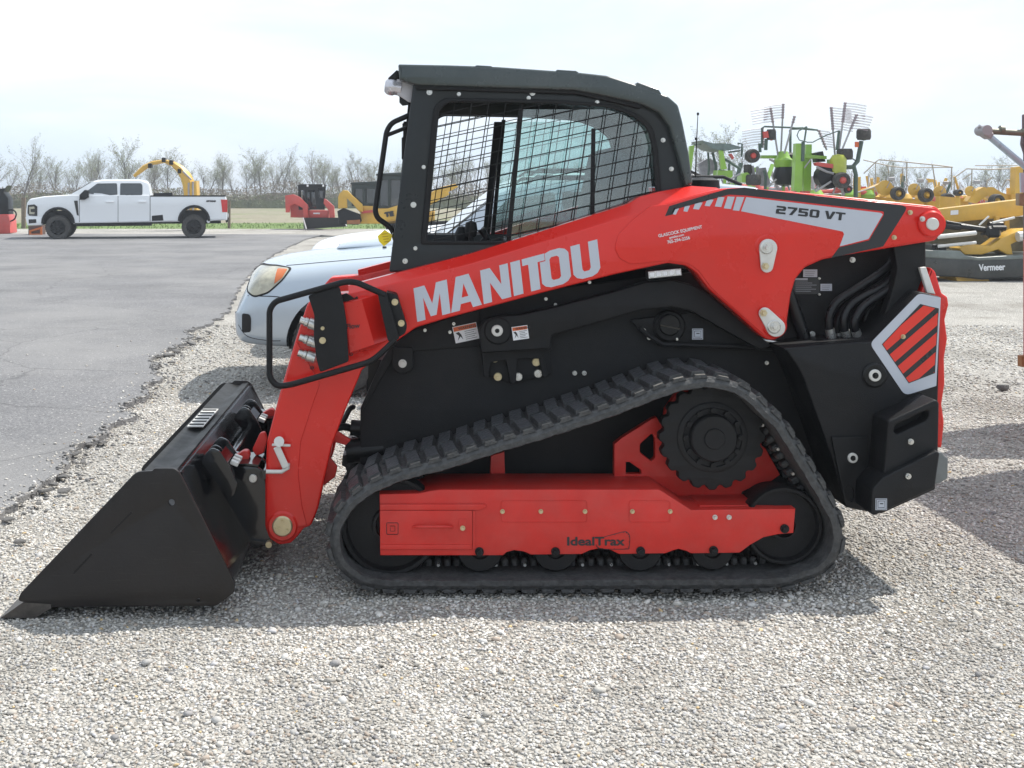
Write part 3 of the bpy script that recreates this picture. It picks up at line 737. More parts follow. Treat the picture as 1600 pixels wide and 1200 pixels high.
# stickers
def sticker(name, px, py, w, h, Y, m, parent, ang=0, content=None):
    c = (px, py); ca, sa = math.cos(ang), math.sin(ang)
    R = lambda u, v: (px+u*ca+v*sa, py-u*sa+v*ca)
    o = slab(name, PP([R(-w/2,-h/2),R(w/2,-h/2),R(w/2,h/2),R(-w/2,h/2)], Y), Y, .0012, m, parent)
    return o, R
def warn(px, py, w, h, ang, Y, parent):
    o, R = sticker('warning_label', px, py, w, h, Y, WHTD, parent, ang)
    slab('label_banner', PP([R(-w/2+1,-h/2+1),R(w/2-1,-h/2+1),R(w/2-1,-h/2+h*.3),R(-w/2+1,-h/2+h*.3)], Y-.001), Y-.0012, .0010, ORGD, o)
    text('label_heading', 'WARNING', *R(-w*.28, -h*.25), Y-.0024, h*.17, BLKD, o, ang=ang, bold=.0002, ext=.0003)
    slab('label_pictogram', PP([R(-w*.42,-h*.1),R(-w*.28,-h*.14),R(-w*.2,h*.05),R(-w*.16,h*.36),R(-w*.25,h*.15),R(-w*.4,h*.38),R(-w*.3,h*.1)], Y-.001), Y-.0012, .0010, BLKD, o)
    g = MB()
    for k in range(5): g.bar(P3(*R(-w*.05, -h*.1+k*h*.12), Y-.001), P3(*R(w*.42-(k%2)*3, -h*.1+k*h*.12), Y-.001), .0006, .0018)
    g.build('label_text', BLKT, o)
warn(728, 520, 38, 26, math.radians(12), .4345, BODY)
warn(813, 520, 25, 21, math.radians(8), .342, LK)
def book(px, py, Y, parent, s=17):
    o, R = sticker('manual_label', px, py, s, s, Y, SILV, parent)
    g = MB()
    for k in (.42, .28):
        q = [P3(*R(a*s, b*s), Y-.0008) for a, b in ((-k,-k),(k,-k),(k,k),(-k,k),(-k,-k))]
        g.tube(q, .0012, 4)
    g.bar(P3(*R(-2,-1), Y-.001), P3(*R(3,-1), Y-.001), .001, .004)
    g.build('label_drawing', BLKD, o)
book(1090, 522, .412, BODY)
# work light under the arm
c = P3(1037,427,.30); R = Matrix.Rotation(-.10, 3, 'Y'); g = MB(); g.box(c, (M(56,.24), .04, M(16,.24)), R, .006); wl = g.build('work_light', BLKT, LD)
g = MB(); g.box(c+Vector((0,-.022,.001)), (M(52,.24), .006, M(11,.24)), R, .002); g.build('light_lens', mat('lens_silver', (.65,.66,.68), .2, metal=.4, var=.3, scale=90), wl)
g = MB()
for k in range(5): g.box(c+R @ Vector((-.056+k*.028, -.026, .001)), (.018,.004,.018), R, .003)
g.build('light_diode_row', WHTD, wl)

# ---------------- rear body
EB = slab('engine_side', fillet(PP([(1215,560),(1225,430),(1260,385),(1446,372),(1446,420),(1446,600),(1300,620)], .45), .01), .447, .775, BLKT, LD, bev=.004)
tail = fillet(PP([(1224,544),(1362,533),(1434,458),(1440,456),(1470,464),(1466,632),(1462,765),(1378,803),(1340,797),(1322,793),(1300,716),(1278,655),(1256,592),(1246,572)], .18), .008)
TB = slab('rear_body', tail, .18, 2*YC-.36, BLKT, LD, bev=.008)
# tower upright
slab('arm_tower', fillet(PP([(1392,360),(1448,360),(1446,392),(1444,430),(1424,478),(1382,530),(1380,500),(1396,450),(1402,420)], .28), .01), .28, .06, BLKT, LD, bev=.006)
slab('arm_tower', fillet(PP([(1392,360),(1448,360),(1446,392),(1444,430),(1424,478),(1382,530),(1380,500),(1396,450),(1402,420)], .28), .01), mir(.28,.06), .06, BLKT, LD, bev=.006)
g = MB(); x, z = P(1458,350,Ya); g.cyl((x, Ya, z), (x, 2*YC-Ya, z), .035, None, 20); g.build('arm_pivot', BLK, LD)
# engine hood behind the cab
g = MB(); xa, za = P(1085,300,.5); xb, zb = P(1440,372,.5)
hood = slab('engine_hood', fillet(PP([(1060,330),(1110,318),(1250,345),(1440,378),(1440,420),(1060,430)], .5), .03), .5, .67, BLKT, LD, bev=.03)
# air intake dome and antenna
c = P3(1098, 288, 1.1); g = MB(); g.lathe(c, [(.0001,.035),(.05,.033),(.08,.02),(.085,-.03),(.05,-.04),(.05,-.2),(.0001,-.2)], 28, axis='Z'); g.build('intake_dome', BLKT, hood)
g = MB(); g.tube([P3(1086,310,1.15), P3(1088,230,1.15), P3(1090.5,178,1.15)], [.0045,.003,.0018], 6); g.cyl(P3(1087.5,219,1.15), P3(1087.5,215,1.15), .006, None, 8); g.cyl(P3(1090.5,180,1.15), P3(1090.6,176,1.15), .006, None, 8)
g.build('antenna', BLK, hood)
# hoses
hs = [
 [(1404,370,.42),(1400,391,.40),(1392,412,.39),(1371,430,.38),(1340,450,.37),(1311,469,.36),(1298,487,.35),(1295,508,.35),(1303,545,.36)],
 [(1424,370,.40),(1420,391,.38),(1412,417,.37),(1382,445,.36),(1337,470,.35),(1321,490,.34),(1319,511,.34),(1328,545,.36)],
 [(1434,372,.36),(1429,391,.36),(1421,421,.35),(1391,450,.34),(1355,474,.33),(1339,493,.32),(1335,511,.32),(1347,545,.34)],
 [(1412,400,.43),(1400,430,.42),(1365,452,.41),(1328,476,.40),(1311,496,.40),(1308,515,.40),(1318,545,.4)],
 [(1380,470,.40),(1362,480,.40),(1354,492,.40),(1353,508,.40),(1362,530,.42)]]
for i, h in enumerate(hs):
    g = MB(); g.tube([P3(*p) for p in smooth_path(h, 6)], M(6.3 if i < 4 else 3, .37), 12); ho = g.build('hydraulic_hose', HOSE, LD)
    if i < 4: a, b = [P3(*p) for p in h[-2:]]; q = MB(); e = a.lerp(b, .55); q.cyl(a.lerp(b, .15), e, M(7.2,.37), None, 14); q.build('hose_fitting', ZINC, ho)
# id plate and labels in the recess
g, R = sticker('rating_plate', 1260, 447, 41, 25, .444, BLKD, EB)
gg = MB()
for k in range(6): gg.bar(P3(1243, 439+k*3.2, .4432), P3(1262+(k*7 % 15), 439+k*3.2, .4432), .0005, .0014)
gg.bar(P3(1242,436,.4432), P3(1262,436,.4432), .0006, .006)
gg.build('plate_text', SILV, g)
for x, yy in ((1241,460),(1280,460),(1280,435)): bolt(x, yy, .442, 1.8, ZINC, g)
for (x, yy, w, h) in ((1266,427,22,12),(1291,449,18,11)):
    o, R = sticker('small_label', x, yy, w, h, .444, SILV, EB)
    q = MB()
    for k in range(3): q.bar(P3(x-w*.35, yy-h*.2+k*h*.25, .443), P3(x+w*.35-k, yy-h*.2+k*h*.25, .443), .0005, .0012)
    q.build('label_text', BLKT, o)
bolt(1332, 406, .440, 4.4, ZINC, EB); bolt(1269, 522, .440, 4.6, ZINC, EB)
# rear decal
Yr = .1785
hexo = fillet([(1436,458),(1470,465),(1463,603),(1414,618),(1359,537)], [7,1,1,9,9], 4)
decal('rear_decal', [(p.x, p.y) for p in hexo], SILV, Yr, TB)
inner = [(1438,475),(1467,482),(1461,583),(1420,599),(1378,538)]
decal('rear_decal_field', inner, BLKD, Yr-.001, TB)
nx, ny = 61/93, 70/93
for a, b in ((1306,1321),(1329,1343),(1351,1365),(1373,1387),(1395,1412)):
    pg = clip_half(clip_half([(1438.5,476.2),(1466,482.8),(1460,582),(1420.5,597.5),(1379.5,538.2)], (nx, ny), a), (nx, ny), b, False)
    if len(pg) > 2: decal('hazard_stripe', pg, REDD, Yr-.002, TB)
bolt(1411, 526, Yr-.004, 3.6, GOLD, TB)
disc('plug_recess', 1368, 587, .168, 19, .012, BLK, TB, 32); disc('plug_washer', 1368, 587, .160, 9.5, .01, ZPL, TB, 28, inner=5); bolt(1368, 587, .164, 5, BLK, TB)
# red rear door and bumper
slab('rear_door', fillet(PP([(1455,418),(1462,424),(1472,458),(1481,464),(1483,476),(1477,500),(1481,530),(1476,560),(1477,600),(1472,632),(1476,660),(1472,700),(1455,700),(1440,455)], .28), .006), .28, 1.11, RED, LD, bev=.01)
slab('door_trim', fillet(PP([(1437,418),(1447,417),(1460,455),(1462,460),(1449,458)], .26), .003), .26, .02, ZPL, LD, bev=.003)
slab('tow_bumper', fillet(PP([(1455,708),(1472,706),(1476,712),(1482,716),(1481,748),(1468,756),(1455,756)], .2), .004), .2, 1.27, mat('grey_steel', (.16,.17,.17), .5, var=.2), LD, bev=.006)
# weights
bk = slab('tie_bracket', [fillet(PP([(1299,683),(1357,683),(1357,800),(1340,796),(1321,790)], .166), .008), [P(1328+6.5*math.cos(a*PI/8)+ (2.5*math.sin(a*PI/8)), 771+13*math.sin(a*PI/8), .166) for a in range(16)][::-1]], .166, .013, BLKT, TB, bev=.003)
disc('plug_washer', 1333, 716, .158, 8, .01, ZPL, bk, 28, inner=4.2); bolt(1333, 716, .162, 4.4, BLK, bk)
slot = fillet([(1397,672),(1400,664),(1444,643),(1452,642),(1452,650),(1446,658),(1404,678),(1398,677)], 3)
up = slab('counterweight', [fillet(PP([(1388,658),(1462,624),(1468,629),(1466,715),(1380,755)], .03), .01), PP([(p.x, p.y) for p in slot], .03)], .03, .16, BLKT, TB, bev=.008)
lo = slab('counterweight', fillet(PP([(1380,746),(1464,704),(1469,708),(1461,763),(1367,806),(1361,803),(1363,765)], .0), .01), .0, .185, BLKT, TB, bev=.008)
slab('slot_floor', PP([(1388,685),(1460,655),(1460,630),(1390,662)], .10), .09, .05, BLK, up)
for x, yy, Y, o in ((1423,690,.03,up),(1419,744,.0,lo)):
    disc('bolt_recess', x, yy, Y-.001, 8.5, .006, BLK, o, 24); bolt(x, yy, Y-.006, 4.6, ZINC, o)
book(1377, 788, -.0014, lo, 18)
sb = slab('weight_stack', fillet(PP([(1376,668),(1392,662),(1392,748),(1372,758),(1364,790),(1355,790),(1355,765),(1376,742)], .1), .005), .1, .09, BLK, TB, bev=.004)

# tilt parts between leg and body
g = MB()
g.cyl(P3(548,668,.5), P3(600,672,.5), .035, None, 18)
g.cyl(P3(542,705,.5), P3(600,700,.5), .055, None, 18)
g.tube([P3(*p) for p in smooth_path([(505,690,.5),(520,672,.45),(545,668,.5),(575,690,.5)], 5)], .016, 10)
g.tube([P3(*p) for p in smooth_path([(524,668,.5),(534,662,.5),(546,640,.5),(552,636,.55)], 5)], .012, 10)
g.build('tilt_cylinder', BLK, LD)
slab('cylinder_mount', fillet(PP([(514,676),(524,673),(548,688),(540,696),(520,690)], .4), .005), .40, .03, RED2, LD, bev=.003)
slab('cylinder_mount', fillet(PP([(497,715),(512,712),(527,730),(524,745),(505,760)], .4), .005), .40, .03, RED2, LD, bev=.003)
# ---------------- cab
YB = .36; YF = 2*YC-.36
cab_o = [(646,128),(652,126),(900,136),(958,148),(1010,160),(1042,174),(1054,192),(1070,240),(1084,300),(1084,420),(608,425),(611,400)]
cab_h = fillet([(681,200),(684,170),(700,157),(862,160),(952,166),(990,180),(1013,198),(1021,228),(1027,300),(1027,378),(664,378)], [4,12,12,20,25,15,12,20,2,2,5], 4)
cab_h = [(p.x, p.y) for p in cab_h]
def cab_side(far):
    Y0 = YB if not far else YF-.05
    hole = PP(cab_h, YB)
    o = slab('cab_side_frame', [fillet(PP(cab_o, YB), .01), hole], Y0, .05, CABB, LD, bev=.006)
    # raised lip round the window
    c = Vector(P(860, 270, YB)); lip = [((Vector(p)-c)*1.035+c) for p in hole]; lip2 = [((Vector(p)-c)*.985+c) for p in hole]
    slab('window_frame', [lip, lip2], Y0-.012 if not far else Y0+.045, .014, BLKT, o, bev=.003)
    # wire guard in the opening
    g = MB(); Yw = Y0-.004 if not far else Y0+.054
    hv = [Vector(p) for p in lip2]
    for k in range(17):
        xt = 668+k*26.5
        for a, b in clip_line_poly(P(xt+22, 120, YB), P(xt-22, 420, YB), hv): g.cyl((a.x, Yw, a.y), (b.x, Yw, b.y), .0023, None, 5)
    for k in range(30):
        y0 = 130+k*19.5
        for a, b in clip_line_poly(P(640, y0, YB), P(1060, y0-92, YB), hv): g.cyl((a.x, Yw+.004, a.y), (b.x, Yw+.004, b.y), .0023, None, 5)
    g.build('window_guard', BLK, o)
    # fixed and sliding glass with their posts
    Yg = Y0+.03
    slab('sliding_pane', [PP([(812,170),(952,170),(990,184),(1010,200),(1018,228),(1024,300),(1024,376),(795,376)], YB)], Yg, .004, GLASS, o)
    slab('pane_post', PP([(812,166),(819,166),(799,378),(792,378)], YB), Yg-.006, .016, BLKT, o)
    slab('pane_post', PP([(926,200),(932,200),(930,378),(923,378)], YB), Yg-.006, .012, BLKT, o) if not far else None
    return o
CN = cab_side(False); CF = cab_side(True)
slab('pane_post', PP([(798,170),(812,170),(790,378),(777,378)], YB), YF-.03, .02, BLKT, CF)
for x, yy, r in ((671,144,4.6),(717,147,3.2),(832,145,4.6),(826,153,3.2),(933,160,3.4),(1036,219,3.6),(1049,264,3.6),(662,261,3.2),(646,320,4.6),(649,388,3.2),(633,408,4.2)):
    bolt(x, yy, YB-.004, r, ZINC, CN)
# pillars: front and rear posts joining the sides, headliner, floor, lower rear wall
def beam(px, py, w, h): 
    g = MB(); x, z = P(px, py, YB); g.box((x, YC, z), (w, YF-YB-.1, h), None, .006); g.build('cab_cross_frame', CABB, LD)
beam(664, 148, .09, .07); beam(640, 400, .06, .12); beam(1035, 190, .05, .06); beam(1055, 385, .05, .14)
slab('cab_lower_trim', PP([(664,378),(760,378),(760,430),(655,430)], YB+.012), YB+.012, .02, BLK, CN)
g = MB(); q = P3(693, 392, YB+.008); g.bar(P3(672,386,YB+.01), P3(704,385,YB+.01), .003, .004); g.bar(P3(672,396,YB+.01), P3(700,402,YB+.01), .003, .012); g.build('trim_mark', SILV, CN)
# roof with raised ribs
ro = [(622,100),(700,101.5),(775,104),(905,113),(950,118),(1000,134),(1044,150),(1060,164),(1067,190),(1077,240),(1083,287),(1072,292),(1062,250),(1046,198),(1030,176),(1000,162),(950,151),(900,141),(650,133),(624,124)]
RF = slab('cab_roof', fillet(PP(ro, .32), .01), .32, 2*(YC-.32), ROOFM, LD, bev=.012, seg=3)
for (x0, y0), (x1, y1), (x2, y2), (x3, y3) in (((738,105),(744,101.5),(769,103),(775,107)),((866,113),(870,108.5),(902,110.5),(909,117)),((992,135),(996,128),(1030,140),(1038,151))):
    slab('roof_rib', fillet(PP([(x0,y0+3),(x1,y1),(x2,y2),(x3,y3+3)], .32), .006), .323, 2*(YC-.323), ROOFM, RF, bev=.004)
slab('roof_fascia', fillet(PP([(650,128),(900,139),(955,150),(1005,164),(1000,170),(950,158),(900,147),(650,140)], .34), .004), .335, .02, BLKT, RF, bev=.003)
# seat, controls
slab('operator_seat', fillet(PP([(905,420),(880,395),(800,392),(795,375),(890,366),(920,350),(944,235),(965,228),(985,240),(975,330),(960,420)], .6), .02), .6, .46, mat('seat_vinyl', (.030,.032,.036), .6, var=.2, bump=.2), LD, bev=.03)
g = MB(); g.tube([P3(742,392,.5), P3(738,378,.5), P3(733,362,.5)], .012, 10); c = P3(736,360,.5); g.lathe(c, [(.0001,-.03),(.022,-.028),(.03,0),(.024,.035),(.0001,.045)], 16, axis='Z')
c = P3(722,365,.55); g.lathe(c, [(.0001,-.05),(.03,-.04),(.034,0),(.02,.03),(.0001,.035)], 16, axis='Z'); g.tube([P3(745,392,.52), P3(760,372,.52), P3(752,358,.52)], .018, 10)
g.build('joystick', BLKT, LD)
slab('armrest', fillet(PP([(740,395),(800,380),(830,382),(830,400),(740,405)], .5), .01), .5, .1, BLKT, LD, bev=.01)
slab('armrest', fillet(PP([(740,395),(800,380),(830,382),(830,400),(740,405)], .5), .01), 1.07, .1, BLKT, LD, bev=.01)
# rear window shade panel
slab('rear_panel', PP([(1040,300),(1052,300),(1070,420),(1040,420)], YB), YB+.06, YF-YB-.12, CABB, LD)
# front lights on the roof
YL = .42
c = P3(605, 135, YL); g = MB(); g.lathe(c, [(.0001,-.012),(.024,-.010),(.034,.0),(.038,.012),(.038,.028),(.034,.034),(.034,.062),(.0001,.07)], 28, axis='X')
me = g.mesh(); me.transform(Matrix.Translation(c) @ Matrix.Rotation(.12, 4, 'Y') @ Matrix.Translation(-c))
hl = link('cab_light', me, mat('lamp_chrome', (.58,.57,.61), .25, metal=.6, var=.15, scale=25), LD)
slab('light_bracket', fillet(PP([(620,124),(632,125),(649,136),(647,162),(638,160),(620,148)], YL), .006), YL-.025, .055, mat('lamp_grey', (.42,.41,.43), .45, var=.1), hl, bev=.006)
slab('light_mount', fillet(PP([(606,123),(620,110),(624,112),(624,124),(612,125)], YL), .003), YL-.02, .05, BLK, hl, bev=.003)
slab('light_foot', fillet(PP([(624,150),(640,160),(641,163),(629,165),(624,160)], YL), .003), YL-.015, .04, BLK, hl, bev=.003)
# grab bar at the door side
YG = .42
g = MB()
g.tube(fillet([P3(644,178,YG), P3(612,192,YG), P3(604,205,YG), P3(586,330,YG), P3(590,341,YG), P3(612,356,YG), P3(618,375,YG)], .03, 5, closed=False), M(4.2,YG), 10)
g.tube([P3(603,212,YG), P3(636,199,YG)], M(3.2,YG), 8)
g.build('grab_bar', BLKT, LD)
g = MB(); g.tube([P3(634,190,.46), P3(632,240,.46)], .010, 8); g.box(P3(631,232,.46), (.02,.03,.10), None, .004); g.box(P3(634,196,.46), (.03,.03,.02), None, .003); g.build('door_hinge', BLK, LD)
# front door frame (open glass door, dark frame)
slab('front_door_frame', [PP([(640,140),(652,140),(628,420),(612,420)], .5)], .42, .05, BLKT, LD)
# yellow hang tag: its own thing
YT = .40
TG = thing('hang_tag', 'small yellow tag hanging from the cab grab bar', 'tag', P3(602,372,YT))
slab('tag_card', PP([(590,369),(601,359),(613,367),(611,376),(600,385),(592,377)], YT), YT, .002, mat('yellow_card', (.80,.62,.02), .5, var=.1), TG)
g = MB()
for k in range(4): g.bar(P3(596+k*1.5, 366+k*4, YT-.001), P3(606+k*.6, 365+k*4, YT-.001), .0006, .0022)
g.build('tag_print', mat('brown_print', (.35,.15,.01), .6), TG)
g = MB(); g.tube([P3(611,368,YT), P3(614,364,YT+.01), P3(616,360,YT+.02)], .002, 5); g.build('tag_wire', ZINC, TG)
# ================================================================== GROUND
def ground_mat(name, cols, scale, bump, patch=None, rough=.9, dist=.02, fine=3.0, feature='F1', crack=False):
    m = bpy.data.materials.new(name); m.use_nodes = True
    nt = m.node_tree; N = nt.nodes; L = nt.links; b = N['Principled BSDF']; b.inputs['Roughness'].default_value = rough
    b.inputs['Specular IOR Level'].default_value = .25
    tc = N.new('ShaderNodeTexCoord')
    v = N.new('ShaderNodeTexVoronoi'); v.inputs['Scale'].default_value = scale; v.feature = 'F1'
    L.new(tc.outputs['Object'], v.inputs['Vector'])
    cr = N.new('ShaderNodeValToRGB'); el = cr.color_ramp.elements
    el[0].color = (*cols[0], 1); el[1].color = (*cols[-1], 1)
    for i, c in enumerate(cols[1:-1]): e = el.new((i+1)/(len(cols)-1)); e.color = (*c, 1)
    sep = N.new('ShaderNodeSeparateColor'); L.new(v.outputs['Color'], sep.inputs[0]); L.new(sep.outputs[0], cr.inputs[0])
    n = N.new('ShaderNodeTexNoise'); n.inputs['Scale'].default_value = .55; n.inputs['Detail'].default_value = 9; n.inputs['Roughness'].default_value = .68
    L.new(tc.outputs['Object'], n.inputs['Vector'])
    r = N.new('ShaderNodeMapRange'); r.inputs[1].default_value = .32; r.inputs[2].default_value = .68; r.inputs[3].default_value = .80; r.inputs[4].default_value = 1.14
    L.new(n.outputs['Fac'], r.inputs[0])
    n2 = N.new('ShaderNodeTexNoise'); n2.inputs['Scale'].default_value = scale*fine; n2.inputs['Detail'].default_value = 3
    L.new(tc.outputs['Object'], n2.inputs['Vector'])
    r2 = N.new('ShaderNodeMapRange'); r2.inputs[1].default_value = .3; r2.inputs[2].default_value = .7; r2.inputs[3].default_value = .82; r2.inputs[4].default_value = 1.16
    L.new(n2.outputs['Fac'], r2.inputs[0])
    mu = N.new('ShaderNodeMath'); mu.operation = 'MULTIPLY'; L.new(r.outputs[0], mu.inputs[0]); L.new(r2.outputs[0], mu.inputs[1])
    sc = N.new('ShaderNodeVectorMath'); sc.operation = 'SCALE'; L.new(cr.outputs[0], sc.inputs[0]); L.new(mu.outputs[0], sc.inputs['Scale'])
    out = sc.outputs[0]
    if patch:
        n3 = N.new('ShaderNodeTexNoise'); n3.inputs['Scale'].default_value = patch[1]; n3.inputs['Detail'].default_value = 7; n3.inputs['Roughness'].default_value = .6
        L.new(tc.outputs['Object'], n3.inputs['Vector'])
        r3 = N.new('ShaderNodeMapRange'); r3.inputs[1].default_value = patch[2]; r3.inputs[2].default_value = patch[3]; r3.inputs[4].default_value = patch[4]
        L.new(n3.outputs['Fac'], r3.inputs[0])
        mm = N.new('ShaderNodeMix'); mm.data_type = 'RGBA'; mm.inputs[7].default_value = (*patch[0], 1)
        L.new(r3.outputs[0], mm.inputs[0]); L.new(out, mm.inputs[6]); out = mm.outputs[2]
    if crack:
        wv = N.new('ShaderNodeTexNoise'); wv.inputs['Scale'].default_value = 2.2; wv.inputs['Detail'].default_value = 5; L.new(tc.outputs['Object'], wv.inputs['Vector'])
        ad = N.new('ShaderNodeMix'); ad.data_type = 'RGBA'; ad.blend_type = 'ADD'; ad.inputs[0].default_value = .35; L.new(tc.outputs['Object'], ad.inputs[6]); L.new(wv.outputs['Color'], ad.inputs[7])
        cv = N.new('ShaderNodeTexVoronoi'); cv.feature = 'DISTANCE_TO_EDGE'; cv.inputs['Scale'].default_value = .42; L.new(ad.outputs[2], cv.inputs['Vector'])
        cm = N.new('ShaderNodeMapRange'); cm.inputs[1].default_value = .0; cm.inputs[2].default_value = .007; cm.inputs[3].default_value = .38; cm.inputs[4].default_value = 0; L.new(cv.outputs['Distance'], cm.inputs[0])
        cx = N.new('ShaderNodeMix'); cx.data_type = 'RGBA'; cx.inputs[7].default_value = (.03,.03,.032,1); L.new(cm.outputs[0], cx.inputs[0]); L.new(out, cx.inputs[6]); out = cx.outputs[2]
        sp = N.new('ShaderNodeTexVoronoi'); sp.inputs['Scale'].default_value = 38; L.new(tc.outputs['Object'], sp.inputs['Vector'])
        s1 = N.new('ShaderNodeSeparateColor'); L.new(sp.outputs['Color'], s1.inputs[0])
        s2 = N.new('ShaderNodeMath'); s2.operation = 'GREATER_THAN'; s2.inputs[1].default_value = .94; L.new(s1.outputs[1], s2.inputs[0])
        s3 = N.new('ShaderNodeMath'); s3.operation = 'LESS_THAN'; s3.inputs[1].default_value = .28; L.new(sp.outputs['Distance'], s3.inputs[0])
        s4 = N.new('ShaderNodeMath'); s4.operation = 'MULTIPLY'; L.new(s2.outputs[0], s4.inputs[0]); L.new(s3.outputs[0], s4.inputs[1])
        sx = N.new('ShaderNodeMix'); sx.data_type = 'RGBA'; sx.inputs[7].default_value = (.42,.41,.39,1); L.new(s4.outputs[0], sx.inputs[0]); L.new(out, sx.inputs[6]); out = sx.outputs[2]
    L.new(out, b.inputs['Base Color'])
    if bump:
        bp = N.new('ShaderNodeBump'); bp.inputs['Strength'].default_value = bump; bp.inputs['Distance'].default_value = dist; bp.invert = True
        L.new(v.outputs['Distance'], bp.inputs['Height'])
        bp2 = N.new('ShaderNodeBump'); bp2.inputs['Strength'].default_value = bump*.5; bp2.inputs['Distance'].default_value = dist*.5
        L.new(n2.outputs['Fac'], bp2.inputs['Height']); L.new(bp.outputs[0], bp2.inputs['Normal']); L.new(bp2.outputs[0], b.inputs['Normal'])
    return m
GRAV = ground_mat('gravel_ground', [(.27,.255,.23),(.46,.44,.405),(.365,.345,.315),(.54,.52,.48),(.32,.30,.275)], 52, 1.0, patch=((.23,.21,.18), .8, .50, .66, .6), dist=.02)
ASPH = ground_mat('asphalt', [(.108,.108,.113),(.185,.183,.188),(.145,.144,.149),(.26,.257,.258)], 85, .6, patch=((.24,.235,.232), .35, .44, .62, .6), crack=True, dist=.006, rough=.85)
FIELD = ground_mat('field_soil_stubble', [(.20,.18,.13),(.27,.24,.18),(.23,.215,.14)], 3.0, .3, patch=((.13,.17,.06), .12, .50, .62, .5), dist=.05)
GRASS = ground_mat('grass_strip', [(.10,.17,.045),(.14,.21,.06),(.18,.22,.09)], 9, .6, dist=.06)
def hgt(x, y):
    """gravel micro relief, metres"""
    n = noise.noise(Vector((x*1.3, y*1.3, 0)))*.010 + noise.noise(Vector((x*4.1, y*4.1, 3)))*.006
    return n-.012
def flat(name, poly, z, m, parent=None):
    me = bpy.data.meshes.new(name); me.from_pydata([(x, y, z) for x, y in poly], [], [tuple(range(len(poly)))]); me.update()
    if me.polygons[0].normal.z < 0: me.flip_normals()
    return link(name, me, m, parent, False)
o = flat('field', [(-900,-60),(900,-60),(900,1500),(-900,1500)], -.06, FIELD); o['kind'] = 'structure'
# gravel lot: finely divided near the camera
g = MB(); xs = [-60,-30,-15,-9,-6]+[-4+.08*i for i in range(113)]+[6.5,9,14,25,45,80]; ys = [-9,-6,-4,-3]+[-2+.08*i for i in range(100)]+[6.5,8,11,16,24,34,46.5]
vs = [(x, y, hgt(x, y) if -4 <= x <= 5.5 and -2 <= y <= 6 else -.012) for y in ys for x in xs]; w = len(xs)
g.add(vs, [(j*w+i, j*w+i+1, (j+1)*w+i+1, (j+1)*w+i) for j in range(len(ys)-1) for i in range(w-1)])
o = g.build('gravel_lot', GRAV, None, fix=False, angle=180); o['kind'] = 'structure'
# far gravel lot on the right, to the tree line
o = flat('gravel_yard', [(4,46.5),(90,46.5),(160,95),(8,95)], -.02, GRAV); o['kind'] = 'structure'
# asphalt with a ragged broken edge
edge_px = [(-700,1500),(-420,1180),(-200,960),(-60,850),(0,806),(36,790),(60,768),(88,752),(96,722),(118,700),(150,692),(176,668),(208,655),(206,636),(232,612),(246,590),(236,566),(262,548),(296,536),(300,520),(330,505),(352,492),(362,474),(374,452),(398,420),(425,400),(452,386),(478,374),(500,369)]
eg = [GP(*p) for p in edge_px]
edge = []
for i in range(len(eg)-1):
    a, b = eg[i], eg[i+1]; n = max(2, int((b-a).length/.05)); n = min(n, 60)
    for k in range(n):
        p = a.lerp(b, k/n); nn = Vector((b.y-a.y, a.x-b.x, 0)).normalized()
        d = noise.noise(p*3.1)*.10+noise.noise(p*9)*.05+noise.noise(p*25)*.022
        edge.append(p+nn*d)
top = [GP(520,367.5), GP(300,366.5), GP(60,366), GP(-300,366)]
loop = [(p.x, p.y) for p in edge]+[(p.x, p.y) for p in top]+[(-60, top[-1].y), (-60, -4.2), (edge[0].x-.5, -4.2)]
from mathutils.geometry import tessellate_polygon
tri = tessellate_polygon([[Vector((x, y, 0)) for x, y in loop]])
n = len(loop); vs = [(x, y, .022) for x, y in loop]+[(x, y, -.05) for x, y in loop]
fs = [tuple(t) for t in tri]+[(i, (i+1) % n, n+(i+1) % n, n+i) for i in range(len(edge)-1)]
g = MB(); g.add(vs, fs); o = g.build('asphalt_road', ASPH, None, smooth=False); o['kind'] = 'structure'
TAR = mat('broken_tar', (.15,.146,.145), .85, var=.4, scale=30, dust=.2, bump=.8, bscale=50)
# cracked chunks along the edge
rnd = random.Random(3)
ck = []
for v in range(5):
    bm = bmesh.new(); bmesh.ops.create_icosphere(bm, subdivisions=2, radius=1)
    for q in bm.verts:
        q.co *= 1+.35*noise.noise(q.co*1.3+Vector((v*7, 0, 0))); q.co.z = max(-.45, min(.45, q.co.z))
    me = bpy.data.meshes.new('chunk'); bm.to_mesh(me); bm.free(); me.materials.append(TAR); ck.append(me)
spots = [(40,765),(52,775),(70,770),(28,790),(84,760),(60,790),(96,748),(112,702),(124,690),(140,697),(118,712),(150,680),(168,660),(182,650),(176,640),(196,645),(160,694),(204,625),(250,560),(262,556),(276,550),(284,544),(300,538),(312,530),(268,568),(326,520),(340,510),(322,534),(352,486),(346,500),(30,850),(12,815),(244,572),(130,725),(100,770)]
GRP = 'broken asphalt chunks along the pavement edge'
for i, (px, py) in enumerate(spots):
    p = GP(px, py); me = ck[i % 5]; o = bpy.data.objects.new('asphalt_chunk', me); COL.objects.link(o)
    s = rnd.uniform(.014, .034)*(1.0 if py > 600 else 1.4); o.scale = (s*rnd.uniform(.9,1.6), s, s*.5); o.rotation_euler = (rnd.uniform(-.2,.2), rnd.uniform(-.2,.2), rnd.uniform(0,6))
    o.location = (p.x, p.y, .012); tag(o, 'dark broken asphalt chunk lying on the ragged edge between pavement and gravel', 'asphalt chunk', GRP)
p = GP(1567, 609); o = bpy.data.objects.new('asphalt_chunk', ck[2]); COL.objects.link(o); o.scale = (.05,.035,.05); o.location = (p.x, p.y, .02)
tag(o, 'single dark stone alone on the open gravel at far right', 'stone')

